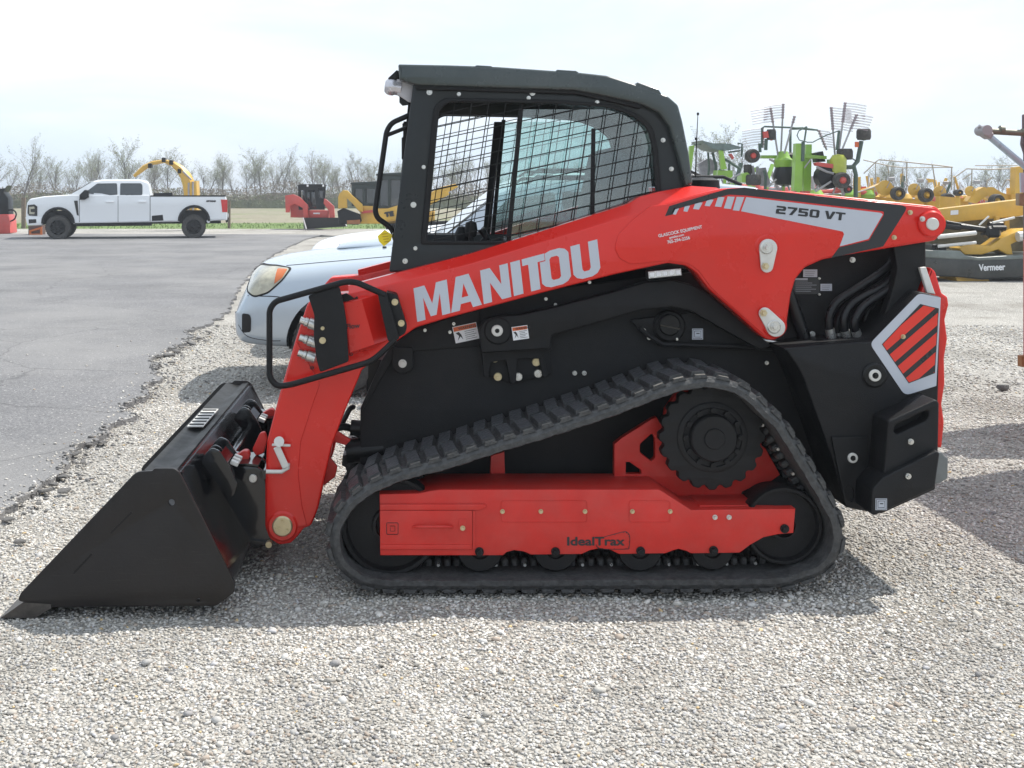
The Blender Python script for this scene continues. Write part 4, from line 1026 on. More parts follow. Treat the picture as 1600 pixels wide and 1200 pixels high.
# ---------------- loose stones, one countless mass
def stones():
    rs = np.random.RandomState(5)
    base = []
    for k in range(10):
        bm = bmesh.new(); bmesh.ops.create_icosphere(bm, subdivisions=1, radius=1)
        for q in bm.verts:
            q.co *= 1+.30*noise.noise(q.co*1.1+Vector((k*5.3, k, 0)))+rs.uniform(-.13, .13)
        bm.verts.index_update()
        base.append((np.array([q.co[:] for q in bm.verts]), np.array([[q.index for q in f.verts] for f in bm.faces]))); bm.free()
    P_ = []
    def area(n, x0, x1, y0, y1, smin, smax, keep=None):
        x = rs.uniform(x0, x1, n); y = rs.uniform(y0, y1, n); s = .93*(smin+(smax-smin)*rs.beta(1.5, 3.6, n))
        d = y+D; px = VX+x*F/d
        ok = (px > -60) & (px < 1660)
        P_.append(np.stack([x[ok], y[ok], s[ok]], 1))
    area(64000, -3.0, 3.4, -1.65, -.3, .0038, .0105)
    area(62000, -3.2, 4.0, -.3, 1.6, .0040, .0115)
    area(52000, -4.2, 5.2, 1.6, 4.6, .0050, .013)
    area(30000, -4.0, 7.5, 4.6, 9.5, .008, .017)
    area(700, -3, 4, -1.6, 3, .012, .021)
    pts = np.concatenate(P_)
    # no stones on the asphalt except a few strays
    from mathutils.geometry import intersect_point_line
    ed = np.array([(p.x, p.y) for p in edge]); 
    order = np.argsort(ed[:, 1]); ex = np.interp(pts[:, 1], ed[order, 1], ed[order, 0])
    keep = (pts[:, 0] > ex-.02) | (rs.rand(len(pts)) < np.clip(.25-(ex-pts[:, 0])*.9, .004, 1)*.6)
    keep &= ~((pts[:,1] > 8) & (pts[:,0] < ex))
    pts = pts[keep]
    ncr = 3000; ti = rs.randint(0, len(edge)-1, ncr); tt = np.array([(edge[i].x, edge[i].y) for i in ti]); wob = np.array([.5+.5*noise.noise(Vector((edge[i].x*1.5, edge[i].y*1.5, 9))) for i in ti]); sp = rs.exponential(.10, ncr)*(wob*1.6); cr = np.stack([tt[:,0]+sp-.04, tt[:,1]+rs.normal(0,.03,ncr), rs.uniform(.004,.016,ncr)], 1); cr = cr[(cr[:,1] > -1.6) & (cr[:,1] < 9)]; ndark = len(cr); pts = np.concatenate([pts, cr]); dark = np.zeros(len(pts), bool); dark[-ndark:] = True
    V = []; Fc = []; C = []; off = 0
    which = rs.randint(0, 10, len(pts))
    for k in range(10):
        q = pts[which == k]; n = len(q)
        if n == 0: continue
        b, f = base[k]
        a = rs.uniform(0, 2*PI, n); ca, sa = np.cos(a), np.sin(a); sx = rs.uniform(.85, 1.7, n); sy = rs.uniform(.8, 1.15, n); sz = rs.uniform(.45, .85, n)
        tl = rs.uniform(-.5, .5, n); ct, st = np.cos(tl), np.sin(tl)
        X = b[None, :, 0]*sx[:, None]*q[:, 2:3]; Y = b[None, :, 1]*sy[:, None]*q[:, 2:3]; Z_ = b[None, :, 2]*sz[:, None]*q[:, 2:3]
        X2 = X*ct[:, None]-Z_*st[:, None]; Z2 = X*st[:, None]+Z_*ct[:, None]
        X3 = X2*ca[:, None]-Y*sa[:, None]; Y3 = X2*sa[:, None]+Y*ca[:, None]
        hz = np.array([hgt(u, v) if (-4 <= u <= 5.5 and -2 <= v <= 6) else -.012 for u, v in q[:, :2]])
        exq = np.interp(q[:, 1], ed[order, 1], ed[order, 0]); hz = np.where(q[:, 0] < exq, .022, hz)
        vv = np.stack([X3+q[:, 0:1], Y3+q[:, 1:2], Z2+hz[:, None]+q[:, 2:3]*.32*rs.uniform(.2, 1.6, n)[:, None]], 2).reshape(-1, 3)
        ff = (f[None]+(np.arange(n)*len(b))[:, None, None]).reshape(-1, 3)+off
        V.append(vv); Fc.append(ff)
        pal = np.array([(.49,.475,.45),(.42,.40,.37),(.57,.555,.53),(.35,.33,.305),(.46,.455,.45),(.28,.275,.28),(.38,.325,.28),(.62,.61,.60),(.44,.44,.46),(.55,.42,.24)])
        w = rs.choice(10, n, p=[.20,.17,.15,.12,.13,.06,.06,.07,.035,.005])
        c = pal[w]*np.array([1.10,1.08,1.045])*rs.uniform(.85, 1.12, n)[:, None]; dk = dark[which == k]; c[dk] = np.array([.16,.155,.152])*rs.uniform(.6,1.9,dk.sum())[:, None]
        C.append(np.repeat(c, len(b), 0)); off += len(vv)
    V = np.concatenate(V); Fc = np.concatenate(Fc); C = np.concatenate(C)
    me = bpy.data.meshes.new('gravel_stones'); me.vertices.add(len(V)); me.vertices.foreach_set('co', V.ravel().astype(np.float32))
    me.loops.add(len(Fc)*3); me.loops.foreach_set('vertex_index', Fc.ravel().astype(np.int32))
    me.polygons.add(len(Fc)); me.polygons.foreach_set('loop_start', np.arange(0, len(Fc)*3, 3, dtype=np.int32)); me.update(calc_edges=True)
    at = me.color_attributes.new('tone', 'FLOAT_COLOR', 'POINT'); at.data.foreach_set('color', np.concatenate([C, np.ones((len(C), 1))], 1).ravel().astype(np.float32))
    return me
m = bpy.data.materials.new('loose_stone'); m.use_nodes = True; nt = m.node_tree; b = nt.nodes['Principled BSDF']; b.inputs['Roughness'].default_value = .85; b.inputs['Specular IOR Level'].default_value = .3
a = nt.nodes.new('ShaderNodeAttribute'); a.attribute_name = 'tone'
n1 = nt.nodes.new('ShaderNodeTexNoise'); n1.inputs['Scale'].default_value = 120; tc = nt.nodes.new('ShaderNodeTexCoord'); nt.links.new(tc.outputs['Object'], n1.inputs['Vector'])
n2 = nt.nodes.new('ShaderNodeTexNoise'); n2.inputs['Scale'].default_value = .9; n2.inputs['Detail'].default_value = 6; nt.links.new(tc.outputs['Object'], n2.inputs['Vector'])
r = nt.nodes.new('ShaderNodeMapRange'); r.inputs[3].default_value = .75; r.inputs[4].default_value = 1.25; nt.links.new(n1.outputs['Fac'], r.inputs[0])
r2 = nt.nodes.new('ShaderNodeMapRange'); r2.inputs[1].default_value = .35; r2.inputs[2].default_value = .65; r2.inputs[3].default_value = .74; r2.inputs[4].default_value = 1.12; nt.links.new(n2.outputs['Fac'], r2.inputs[0])
mu = nt.nodes.new('ShaderNodeMath'); mu.operation = 'MULTIPLY'; nt.links.new(r.outputs[0], mu.inputs[0]); nt.links.new(r2.outputs[0], mu.inputs[1])
sc = nt.nodes.new('ShaderNodeVectorMath'); sc.operation = 'SCALE'; nt.links.new(a.outputs['Color'], sc.inputs[0]); nt.links.new(mu.outputs[0], sc.inputs['Scale']); nt.links.new(sc.outputs[0], b.inputs['Base Color'])
me = stones(); me.materials.append(m); o = bpy.data.objects.new('gravel_stones', me); COL.objects.link(o); o['kind'] = 'stuff'; o['label'] = 'loose pale crushed stones covering the lot'
# grass verge beyond the lot
def far_y(py): return GP(634, py).y
o = flat('grass_verge', [(-60,46.8),(4,46.8),(3,56.5),(-70,56.5)], -.03, GRASS); o['kind'] = 'structure'
def tufts(n, seed, x0, x1, y0, y1, h, m, name, label):
    rs = random.Random(seed); g = MB()
    for i in range(n):
        x = rs.uniform(x0, x1); y = rs.uniform(y0, y1); hh = h*rs.uniform(.4, 1.2); w = hh*.25; a = rs.uniform(0, PI); dx, dy = math.cos(a)*w, math.sin(a)*w; l = rs.uniform(-.4,.4)*hh
        g.add([(x-dx, y-dy, -.03), (x+dx, y+dy, -.03), (x+l, y+l*.3, hh)], [(0,1,2)])
    o = g.build(name, m, None, smooth=False, fix=False); o['kind'] = 'stuff'; o['label'] = label
tufts(5000, 2, -40, 3, 46.9, 56, .07, GRASS, 'grass', 'green spring grass along the far edge of the lot')

# ================================================================== SKY, SUN, CAMERA
SUN = Vector((.59, .28, 1)).normalized()
el = math.asin(SUN.z); az = math.atan2(SUN.x, SUN.y)
w = bpy.data.worlds.new('World'); scene.world = w; w.use_nodes = True; nt = w.node_tree; N = nt.nodes; L_ = nt.links
bg = N['Background']; sky = N.new('ShaderNodeTexSky'); sky.sky_type = 'NISHITA'; sky.sun_disc = False; sky.sun_elevation = el; sky.sun_rotation = az; sky.air_density = 1.0; sky.dust_density = 1.0; sky.ozone_density = 1.2
tc = N.new('ShaderNodeTexCoord'); mp = N.new('ShaderNodeMapping'); mp.inputs['Scale'].default_value = (1.2, 1.2, 5.0); L_.new(tc.outputs['Generated'], mp.inputs[0])
n = N.new('ShaderNodeTexNoise'); n.inputs['Scale'].default_value = 1.6; n.inputs['Detail'].default_value = 7; n.inputs['Roughness'].default_value = .55; n.inputs['Distortion'].default_value = .4; L_.new(mp.outputs[0], n.inputs['Vector'])
mb = N.new('ShaderNodeMix'); mb.data_type = 'RGBA'; mb.inputs[0].default_value = SKYVEIL; mb.inputs[7].default_value = (*SKYBLUE, 1); L_.new(sky.outputs[0], mb.inputs[6])
r = N.new('ShaderNodeMapRange'); r.inputs[1].default_value = .40; r.inputs[2].default_value = .64; r.inputs[3].default_value = SKYMIX0; r.inputs[4].default_value = SKYMIX1; L_.new(n.outputs['Fac'], r.inputs[0])
mx = N.new('ShaderNodeMix'); mx.data_type = 'RGBA'; mx.inputs[7].default_value = (*SKYCLOUD, 1); L_.new(r.outputs[0], mx.inputs[0]); L_.new(mb.outputs[2], mx.inputs[6]); L_.new(mx.outputs[2], bg.inputs[0])
bg.inputs[1].default_value = SKYSTR
sl = bpy.data.lights.new('sun', 'SUN'); sl.energy = SUNSTR; sl.angle = math.radians(.6); sl.color = (1, .955, .88)
so = bpy.data.objects.new('sun', sl); COL.objects.link(so); so.rotation_euler = SUN.to_track_quat('Z', 'Y').to_euler()
cam = bpy.data.cameras.new('camera'); co = bpy.data.objects.new('camera', cam); COL.objects.link(co); co.location = (0, -D, H); co.rotation_euler = (PI/2, 0, 0)
cam.sensor_width = 36; cam.sensor_fit = 'HORIZONTAL'; cam.lens = 36*F/1600; cam.shift_x = (800-VX)/1600; cam.shift_y = -(600-VY)/1600; cam.clip_end = 3000; cam.clip_start = .05
scene.camera = co
scene.view_settings.view_transform = 'Standard'; scene.view_settings.look = 'None'; scene.view_settings.exposure = EXPO; scene.view_settings.gamma = 1
# ================================================================== VEHICLES
CARSIL = mat('car_paint_silver_blue', (.44,.50,.56), .22, metal=.3, coat=.6, var=.01, scale=1, rvar=.005)
CARWH = mat('car_paint_white', (.80,.82,.84), .28, coat=.6, var=.01, scale=1, rvar=.005)
CARLOW = mat('bumper_paint', (.50,.55,.60), .35, coat=.3, var=.06, scale=3, dust=.12)
TYRE = mat('tyre', (.018,.018,.019), .75, var=.3, scale=10, dust=.18, bump=.2)
RIMB = mat('rim_black', (.012,.012,.013), .35, metal=.4, var=.2)
RIMS = mat('rim_silver', (.50,.51,.52), .35, metal=.6, var=.1)
CHR = mat('chrome', (.75,.76,.78), .12, metal=1, var=.05)
LENS = mat('headlight_lens', (.40,.38,.29), .12, coat=.6, var=.35, scale=9, spec=.6)
AMB = mat('amber_lens', (.50,.13,.03), .2, coat=.4, var=.1)
TLR = mat('tail_red', (.60,.02,.02), .18, coat=.6, var=.1)
DRK = mat('underbody', (.012,.012,.013), .8, var=.2)
def loft(stations, lv=2):
    vs = []; fs = []; n = None
    for x, half in stations:
        row = [(x, -y, z) for y, z in half]+[(x, y, z) for y, z in half[::-1][1:]]
        n = len(row); vs += row
    for i in range(len(stations)-1):
        for j in range(n): 
            k = (j+1) % n; fs.append((i*n+j, i*n+k, (i+1)*n+k, (i+1)*n+j))
    fs.append(tuple(range(n))); fs.append(tuple((len(stations)-1)*n+j for j in range(n))[::-1])
    me = bpy.data.meshes.new('b'); me.from_pydata(vs, [], fs)
    bm = bmesh.new(); bm.from_mesh(me); bmesh.ops.recalc_face_normals(bm, faces=bm.faces[:]); bm.to_mesh(me); bm.free(); me.update()
    return subsurf(me, lv)
def suv(label, X0, Yc, zs, paint, low, detail, group=None):
    """nose at X0 pointing left, centreline at Yc"""
    t = thing('parked_car', label, 'car', (X0+1.5, Yc, 0), group)
    T = Matrix.Translation((X0+1.36, Yc, 0)) @ Matrix.Diagonal((1, 1, zs, 1))
    def sec(w, zb, zsh, zh, zc, bul=1.0): return [(0, zb), (w*.80, zb), (w*.96, zb+.05), (w*1.0*bul, zb+.22), (w*.995, (zb+.22+zsh)/2), (w*.955, zsh-.03), (w*.80, zsh+.02), (w*.55, zh), (0, zc)]
    S = [(-1.37,sec(.50,.46,.60,.66,.68)),(-1.345,sec(.74,.42,.66,.74,.75)),(-1.29,sec(.84,.39,.74,.82,.83)),(-1.25,sec(.87,.38,.80,.97,1.00)),(-1.16,sec(.90,.37,.96,1.03,1.06)),(-1.0,sec(.925,.36,1.00,1.08,1.10)),(-.75,sec(.94,.35,1.03,1.11,1.14)),(-.3,sec(.95,.34,1.07,1.15,1.18)),(.15,sec(.95,.34,1.11,1.19,1.22)),(.45,sec(.95,.34,1.15,1.22,1.24)),(1.5,sec(.955,.34,1.17,1.22,1.24)),(2.9,sec(.95,.34,1.17,1.22,1.24)),(3.2,sec(.93,.38,1.15,1.2,1.2)),(3.38,sec(.86,.42,1.0,1.05,1.05)),(3.42,sec(.6,.48,.8,.8,.8))]
    me = loft(S, 3)
    me.materials.clear()
    for wx in (-.47, 2.30):
        for s in (-1, 1):
            c = MB(); c.cyl((wx, s*1.2, .40/zs), (wx, s*.62, .40/zs), .435, None, 40); me = boolean(me, c.mesh())
    bv = None; me.transform(T); bv = bvh_of(me)
    body = link('car_body', me, paint, t, True, 40)
    # cabin
    g = MB(); prof = [(.26,1.19),(.80,1.62),(1.02,1.70),(1.5,1.735),(2.5,1.73),(2.95,1.68),(3.08,1.6),(3.30,1.17)]
    w = lambda z: .875-(z-1.18)/.55*.19
    n = len(prof); g.add([(x, -w(z), z) for x, z in prof]+[(x, w(z), z) for x, z in prof], [tuple(range(n)), tuple(range(2*n-1, n-1, -1))]+[(i, n+i, n+(i+1)%n, (i+1)%n) for i in range(n)])
    me = g.mesh(); bm = bmesh.new(); bm.from_mesh(me); bmesh.ops.bevel(bm, geom=[e for e in bm.edges if e.calc_face_angle(0) > .3 and min(v.co.z for v in e.verts) > 1.25], offset=.05, segments=4, affect='EDGES', profile=.6); bm.to_mesh(me); bm.free()
    me.transform(T); bc = bvh_of(me); cab = link('car_roof', me, paint, t, True, 50)
    X = lambda pts: [(x+X0+1.36, z*zs) for x, z in pts]
    for s in (-1,):
        for pl in ([(.56,1.22),(.88,1.57),(1.28,1.64),(1.30,1.22)], [(1.36,1.22),(1.34,1.64),(2.16,1.65),(2.22,1.22)], [(2.28,1.22),(2.22,1.65),(2.80,1.62),(3.04,1.25)]):
            wrap('side_window', fillet(X(pl), .03), bc, .004, GLASSD, cab, s, .08, Yc+s*5)
    # windscreen as a raised pane
    g = MB(); p = [(.31,1.225),(.795,1.612)]; vs = []
    for x, z in p:
        for s in (-1, 1): vs.append((x-.006, s*(w(z)-.07), z+.008))
    g.add(vs, [(0,1,3,2)]); me = g.mesh(); me.transform(T); link('windscreen', me, GLASSB, cab)
    # roof rails
    for s in (-1, 1):
        g = MB(); g.tube([(1.05, s*.60, 1.70), (1.15, s*.60, 1.765), (2.7, s*.60, 1.765), (2.85, s*.60, 1.70)], .015, 8); me = g.mesh(); me.transform(T); link('roof_rail', me, BLKT, cab)
    g = MB(); g.box((1.15, 0, .50), (4.1, 1.4, .30)); me = g.mesh(); me.transform(T); link('underbody', me, DRK, t)
    for wx in (-.47, 2.30):
        for s in (-1, 1):
            wheel(t, (X0+1.36+wx, Yc+s*.82, .385), .385, .25, TYRE, RIMS, 6, .64, s)
    # seams: door, bonnet, bumper
    def seam(pts, m=BLKT, wd=.006, nm='panel_seam'):
        P_ = smooth_path([Vector(p) for p in X(pts)], 4); A = []
        for p in P_:
            h = bv.ray_cast(Vector((p.x, Yc-5, p.y)), Vector((0,1,0)))
            if h[0]: A.append(h[0]+h[1]*.0005)
        if len(A) > 1: g = MB(); g.tube(A, wd*.5, 4); g.build(nm, m, body)
    seam([(.42,1.16),(.36,.95),(.32,.6),(.36,.42)]); seam([(1.33,1.18),(1.33,.8),(1.33,.42)])
    seam([(-1.22,.80),(-1.0,.80),(-.88,.78)], wd=.008)
    seam([(-.92,1.035),(-.6,1.065),(-.2,1.10),(.2,1.135),(.4,1.15)], wd=.007); seam([(-1.30,.56),(-1.22,.47),(-1.05,.44),(-.95,.44)], wd=.007)
    if detail:
        hl = wrap('headlight', fillet(X([(-1.235,.845),(-1.225,.96),(-1.165,1.02),(-1.0,1.025),(-.88,1.015),(-.94,.93),(-1.05,.835),(-1.16,.80)]), .03), bv, .006, LENS, body, -1, .03, Yc-5)
        wrap('headlight_seal', fillet(X([(-1.255,.835),(-1.24,.965),(-1.17,1.033),(-1.0,1.038),(-.86,1.022),(-.93,.925),(-1.045,.822),(-1.16,.787)]), .03), bv, .003, DRK, body, -1, .03, Yc-5)
        wrap('turn_signal', fillet(X([(-.985,1.01),(-.90,1.008),(-.935,.945),(-1.0,.895)]), .01), bv, .009, AMB, body, -1, .03, Yc-5)
        wrap('fog_light_recess', fillet(X([(-1.265,.50),(-1.262,.66),(-1.20,.655),(-1.185,.62),(-1.19,.51)]), .02), bv, .004, DRK, body, -1, .02, Yc-5)
        g = MB()
        for k in range(4): g.tube([(-1.235+.012*k, -.40, .83+k*.045), (-1.262+.014*k, 0, .83+k*.045), (-1.235+.012*k, .40, .83+k*.045)], .014, 6)
        me = g.mesh(); me.transform(T); link('grille', me, CHR, body)
        g = MB(); g.box((-1.20, 0, .90), (.05, .80, .18)); me = g.mesh(); me.transform(T); link('grille_opening', me, DRK, body)
        # bonnet scoop and bead
        sc = loft([(-.55,[(0,1.14),(.20,1.14),(.21,1.15),(.15,1.155),(0,1.155)]),(-.50,[(0,1.14),(.22,1.14),(.24,1.165),(.18,1.20),(0,1.205)]),(-.2,[(0,1.15),(.23,1.15),(.25,1.18),(.18,1.225),(0,1.23)]),(.2,[(0,1.18),(.22,1.18),(.23,1.20),(.16,1.24),(0,1.245)])], 2)
        sc.materials.clear(); sc.transform(T); link('hood_scoop', sc, paint, body)
        for dx, dy in ((-.12,-.42),(-.04,-.5)):
            h = bv.ray_cast(Vector((X0+1.36+dx, Yc+dy, 5)), Vector((0,0,-1)))
            g = MB(); g.box(h[0]+Vector((0,0,.006)), (.035,.02,.014), None, .004); g.build('washer_nozzle', BLKT, body)
        for s in (-1, 1):
            g = MB(); g.box((.50, s*1.0, 1.24), (.10,.20,.14), None, .03); g.bar((.52,s*.88,1.2),(.52,s*.95,1.22),.05,.04); me = g.mesh(); me.transform(T); link('door_mirror', me, paint, cab)
    return t
GLASSB = mat('windscreen_glass', (.20,.27,.32), .08, coat=.7, var=.1, spec=.8, rvar=.03)
suv('silver blue sport utility car with amber headlight, parked just behind the track loader', -1.42, 5.46, 1.0, CARSIL, CARLOW, True)
suv('white car with its bonnet showing, parked on the far side of the silver blue car', -1.13, 7.85, 1.06, CARWH, CARWH, False)

# ---------------- white crew-cab pickup
YP = 34.6
def Q(pts, Y=YP): return PP(pts, Y)
def zz(*p): return [(x*.225, 200+y*.225) for x, y in p]
PK = thing('pickup_truck', 'white crew cab pickup truck with long bed, parked at the far edge of the pavement', 'pickup truck', P(88,374,YP)[:1]+(YP+1,0))
def arch(cx, cy, r, n=12, flip=False): return [(cx-r*math.cos(PI*k/n), cy-r*math.sin(PI*k/n)*1.0) for k in range(n+1)]
low = zz((180,645),(178,600),(185,520),(205,492),(300,474),(470,462),(1010,462),(1018,474),(1545,474),(1552,500),(1556,645),(1420,650))
low += [(x*.225, 200+y*.225) for x, y in arch(1322,655,102)][::-1]
low += zz((1215,655),(505,665)) + [(x*.225, 200+y*.225) for x, y in arch(392,670,105)][::-1] + zz((285,676),(190,676))
pb = slab('truck_body', fillet(Q(low), .04, 3), YP, 2.03, CARWH, PK, bev=.05, seg=3)
g = MB(); pr = Q(zz((470,466),(625,366),(690,354),(955,353),(1000,372),(1020,470))); z0 = P(0,305,YP)[1]; wz = lambda z: 1.0-(z-z0)*.26
n = len(pr); g.add([(x, YP+1.015-wz(z), z) for x, z in pr]+[(x, YP+1.015+wz(z), z) for x, z in pr], [tuple(range(n)), tuple(range(2*n-1, n-1, -1))]+[(i, n+i, n+(i+1)%n, (i+1)%n) for i in range(n)])
me = g.mesh(); bm = bmesh.new(); bm.from_mesh(me); bmesh.ops.bevel(bm, geom=[e for e in bm.edges if e.calc_face_angle(0) > .3 and min(v.co.z for v in e.verts) > z0+.1], offset=.06, segments=3, affect='EDGES'); bm.to_mesh(me); bm.free()
bc = bvh_of(me); pc = link('truck_cab', me, CARWH, PK, True, 45)
for pl in (zz((565,492),(585,440),(655,385),(790,383),(795,470),(690,475),(650,492)), zz((812,383),(955,383),(965,400),(965,466),(812,470))):
    wrap('side_window', fillet(Q(pl), .05), bc, .01, GLASSD, pc, -1, .3, YP-5)
g = MB(); a = Q(zz((490,457),(618,372))); g.add([(a[0][0]-.02, YP+1.015-s*(wz(a[0][1])-.09), a[0][1]+.02) for s in (1,-1)]+[(a[1][0]-.02, YP+1.015-s*(wz(a[1][1])-.09), a[1][1]+.02) for s in (-1,1)], [(0,1,2,3)]); g.build('windscreen', GLASSB, pc)
def pslab(name, pts, m, parent, out=.012, bev=0, Y=YP): return slab(name, Q(zz(*pts)), Y-out, out+.03, m, parent, bev=bev)
pslab('headlight', [(192,535),(235,530),(255,545),(255,610),(200,608),(190,590)], BLKG, pb, .02)
pslab('headlight_lens', [(200,548),(235,545),(238,560),(212,562),(212,582),(238,584),(236,598),(202,598)], LENS, pb, .03)
pslab('front_bumper', [(176,618),(285,620),(282,672),(190,676)], CARWH, pb, .03, .02); pslab('fog_light', [(198,634),(248,632),(250,658),(200,662)], BLKG, pb, .04)
pslab('fender_vent', [(500,505),(525,505),(532,610),(520,605)], BLKG, pb)
pslab('sill_step', [(505,662),(1030,662),(1030,682),(505,684)], BLKT, pb, .0); pslab('bed_rail', [(1020,468),(1545,468),(1545,476),(1020,476)], BLKT, pb, .004)
pslab('tool_box', [(1040,452),(1170,448),(1172,470),(1040,472)], BLKT, pb, -.5)
pslab('tail_light', [(1510,498),(1556,500),(1556,588),(1520,588)], TLR, pb, .012); pslab('rear_bumper', [(1520,596),(1566,598),(1566,626),(1520,626)], CHR, pb, -.05)
pslab('hitch', [(1540,628),(1566,628),(1560,660),(1548,666)], BLK, pb, -.9); pslab('mud_panel', [(1030,612),(1105,605),(1110,645),(1030,648)], BLKT, pb, .005)
for x in (715,935): pslab('door_handle', [(x,508),(x+55,508),(x+55,518),(x,518)], CARWH, pb, .05, .01)
for pts in ([(797,470),(800,470),(800,655),(797,655)], [(1016,474),(1020,474),(1020,650),(1016,650)], [(535,495),(538,495),(538,655),(535,655)]): pslab('panel_seam', pts, BLKT, pb, .004)
pslab('door_mirror', [(540,465),(575,430),(600,432),(602,480),(575,498),(540,498)], BLKT, pb, .18, .03)
for cx, cy, r in ((392,662,100),(1322,650,100)):
    g = MB(); q = [P3(x*.225, 200+y*.225, YP-.012) for x, y in arch(cx, cy, r+4)]; g.tube(q, .05, 6); g.build('wheel_arch_trim', BLKT, pb)
text('bed_lettering', 'OFF ROAD', 1408*.225, 200+514*.225, YP-.008, 2.2, BLKD, pb, bold=.01, ext=.003)
g = MB(); a = P(50,352,YP); b = P(340,330,YP); g.box(((a[0]+b[0])/2, YP+1.0, .75), (b[0]-a[0], 1.5, .45)); g.build('chassis', DRK, PK)
for px in (88, 297):
    for s, yy in ((-1, YP+.15), (1, YP+1.88)): wheel(PK, (P(px,0,YP)[0], yy, .42), .42, .29, TYRE, RIMB, 8, .62, s)

PK.rotation_euler.z = math.radians(10); PK.location.x -= .13
# ---------------- small far machines
def zl(o, k, pts): return [(o[0]+x*k, o[1]+y*k) for x, y in pts]
R2 = mat('red_machine_paint', (.52,.045,.035), .4, coat=.2, var=.15, scale=2, dust=.15)
Y2 = mat('yellow_machine_paint', (.62,.36,.035), .4, coat=.2, var=.15, scale=2, dust=.12)
G2 = mat('green_machine_paint', (.22,.42,.035), .35, coat=.3, var=.15, scale=2, dust=.08)
CABG = mat('far_cab_frame', (.018,.028,.026), .4, var=.2)
GD2 = mat('dark_green_paint', (.05,.095,.075), .5, var=.2, scale=3, dust=.1)
GRY = mat('grey_steel_frame', (.33,.32,.33), .5, metal=.2, var=.2, scale=4, dust=.1)
TIN = mat('tine_steel', (.30,.25,.27), .5, metal=.3, var=.2)
RUST = mat('rusty_steel', (.28,.12,.05), .7, var=.3)
O2 = (340, 220); Yw = 45.2
SK = thing('wheel_loader', 'small red wheeled skid loader with black bucket, parked beyond the white bonnets', 'skid loader', P(487,358,Yw)[:1]+(Yw+1,0))
def s2(name, pts, Y, t, m, par, bev=.01, holes=()): return slab(name, [PP(zl(O2,.2,pts), Yw)]+[PP(zl(O2,.2,h), Yw)[::-1] for h in holes], Y, t, m, par, bev=bev)
s2('loader_arm', [(525,428),(590,418),(640,440),(700,500),(706,600),(672,600),(662,525),(600,492),(566,510),(560,560),(530,560)], Yw+.1, .25, R2, SK)
s2('loader_arm', [(828,452),(850,462),(905,512),(912,600),(872,604),(862,545),(824,490)], Yw+.3, .25, R2, SK)
s2('loader_body', [(560,480),(680,480),(700,545),(862,545),(862,610),(560,600)], Yw+.5, 1.2, R2, SK, .03)
cb = s2('loader_cab', [(620,352),(640,342),(830,342),(840,352),(830,540),(625,540)], Yw+.45, .06, BLK, SK, .005, [[(645,388),(670,388),(672,460),(645,470)], [(692,385),(752,385),(765,530),(700,530)], [(775,370),(822,370),(818,450),(790,450)]])
s2('cab_roof', [(612,350),(640,338),(832,338),(842,352)], Yw+.42, 1.2, BLK, SK); s2('cab_rear', [(640,350),(820,350),(820,540),(640,540)], Yw+1.4, .05, GLASSD, SK)
for x, y in ((697,350),(820,350)): s2('cab_light', [(x-7,y-8),(x+7,y-8),(x+7,y+8),(x-7,y+8)], Yw+.36, .05, WHTD, cb, .01)
s2('body_panel', [(706,546),(860,546),(858,600),(708,600)], Yw+.44, .05, R2, SK); text('panel_lettering', 'MANITOU', O2[0]+748*.2, O2[1]+572*.2, Yw+.43, 2, WHTD, SK, bold=.01, ext=.003, xs=.8)
g = MB(); a = P3(O2[0]+660*.2, O2[1]+600*.2, Yw-.6)
def lp(x, y, Y): return P3(O2[0]+x*.2, O2[1]+y*.2, Y)
bk2 = MB(); vs = [lp(668,602,Yw-.1), lp(978,600,Yw+.3), lp(1008,668,Yw-.3), lp(694,692,Yw-.9), lp(672,688,Yw-.1), lp(985,672,Yw+.3)]
bk2.add(vs, [(0,1,5,4),(4,5,2,3),(0,4,3),(1,2,5)]); o = bk2.build('loader_bucket', BUCK, SK, smooth=False)
for a, b in ((vs[0],vs[3]),(vs[1],vs[2])): g2 = MB(); g2.bar(a, b, .05, .04); g2.build('bucket_side', GRY, o)
for x, yy in ((566,Yw+.25),(628,Yw+.0),(578,Yw+1.5)):
    c = lp(x, 618, Yw); c.y = yy; c.z = .41
    o = wheel(SK, (0,0,0), .41, .30, TYRE, GRY, 0, .5, -1); o.location = c-Vector(SK.location); o.rotation_euler.z = math.radians(-48)
    
def yloader(label, Y, cabpx, arm, body, und, extra=None):
    t = thing('yellow_loader', label, 'track loader', (P(cabpx[0][0],360,Y)[0], Y+.8, 0))
    (x0,y0),(x1,y1) = cabpx
    slab('cab_frame', [PP([(x0,y0),(x1,y0),(x1,y1),(x0,y1)], Y), PP([(x0+4,y0+8),(x0+4,y1-4),((x0+x1)/2-3,y1-4),((x0+x1)/2-3,y0+8)], Y), PP([((x0+x1)/2+2,y0+8),((x0+x1)/2+2,y1-4),(x1-3,y1-4),(x1-3,y0+8)], Y)], Y+.3, .06, CABG, t, bev=.01)
    slab('cab_roof', PP([(x0-2,y0+1),(x0-1,y0-2),(x1+1,y0-4),(x1+2,y0+1)], Y), Y+.25, 1.2, CABG, t, bev=.02)
    slab('cab_glass', PP([(x0+2,y0+3),(x1-2,y0+3),(x1-2,y1-2),(x0+2,y1-2)], Y), Y+.8, .03, GLASSD, t)
    slab('cab_rear', PP([(x0+2,y0+3),(x0+14,y0+3),(x0+14,y1-2),(x0+2,y1-2)], Y), Y+1.2, .03, BLK, t)
    slab('loader_arm', PP(arm, Y), Y+.05, .2, Y2, t, bev=.02)
    slab('loader_body', PP(body, Y), Y+.3, 1.1, Y2, t, bev=.03)
    slab('rubber_track', PP(und, Y), Y, .45, BLKT, t, bev=.03)
    if extra: extra(t)
    return t
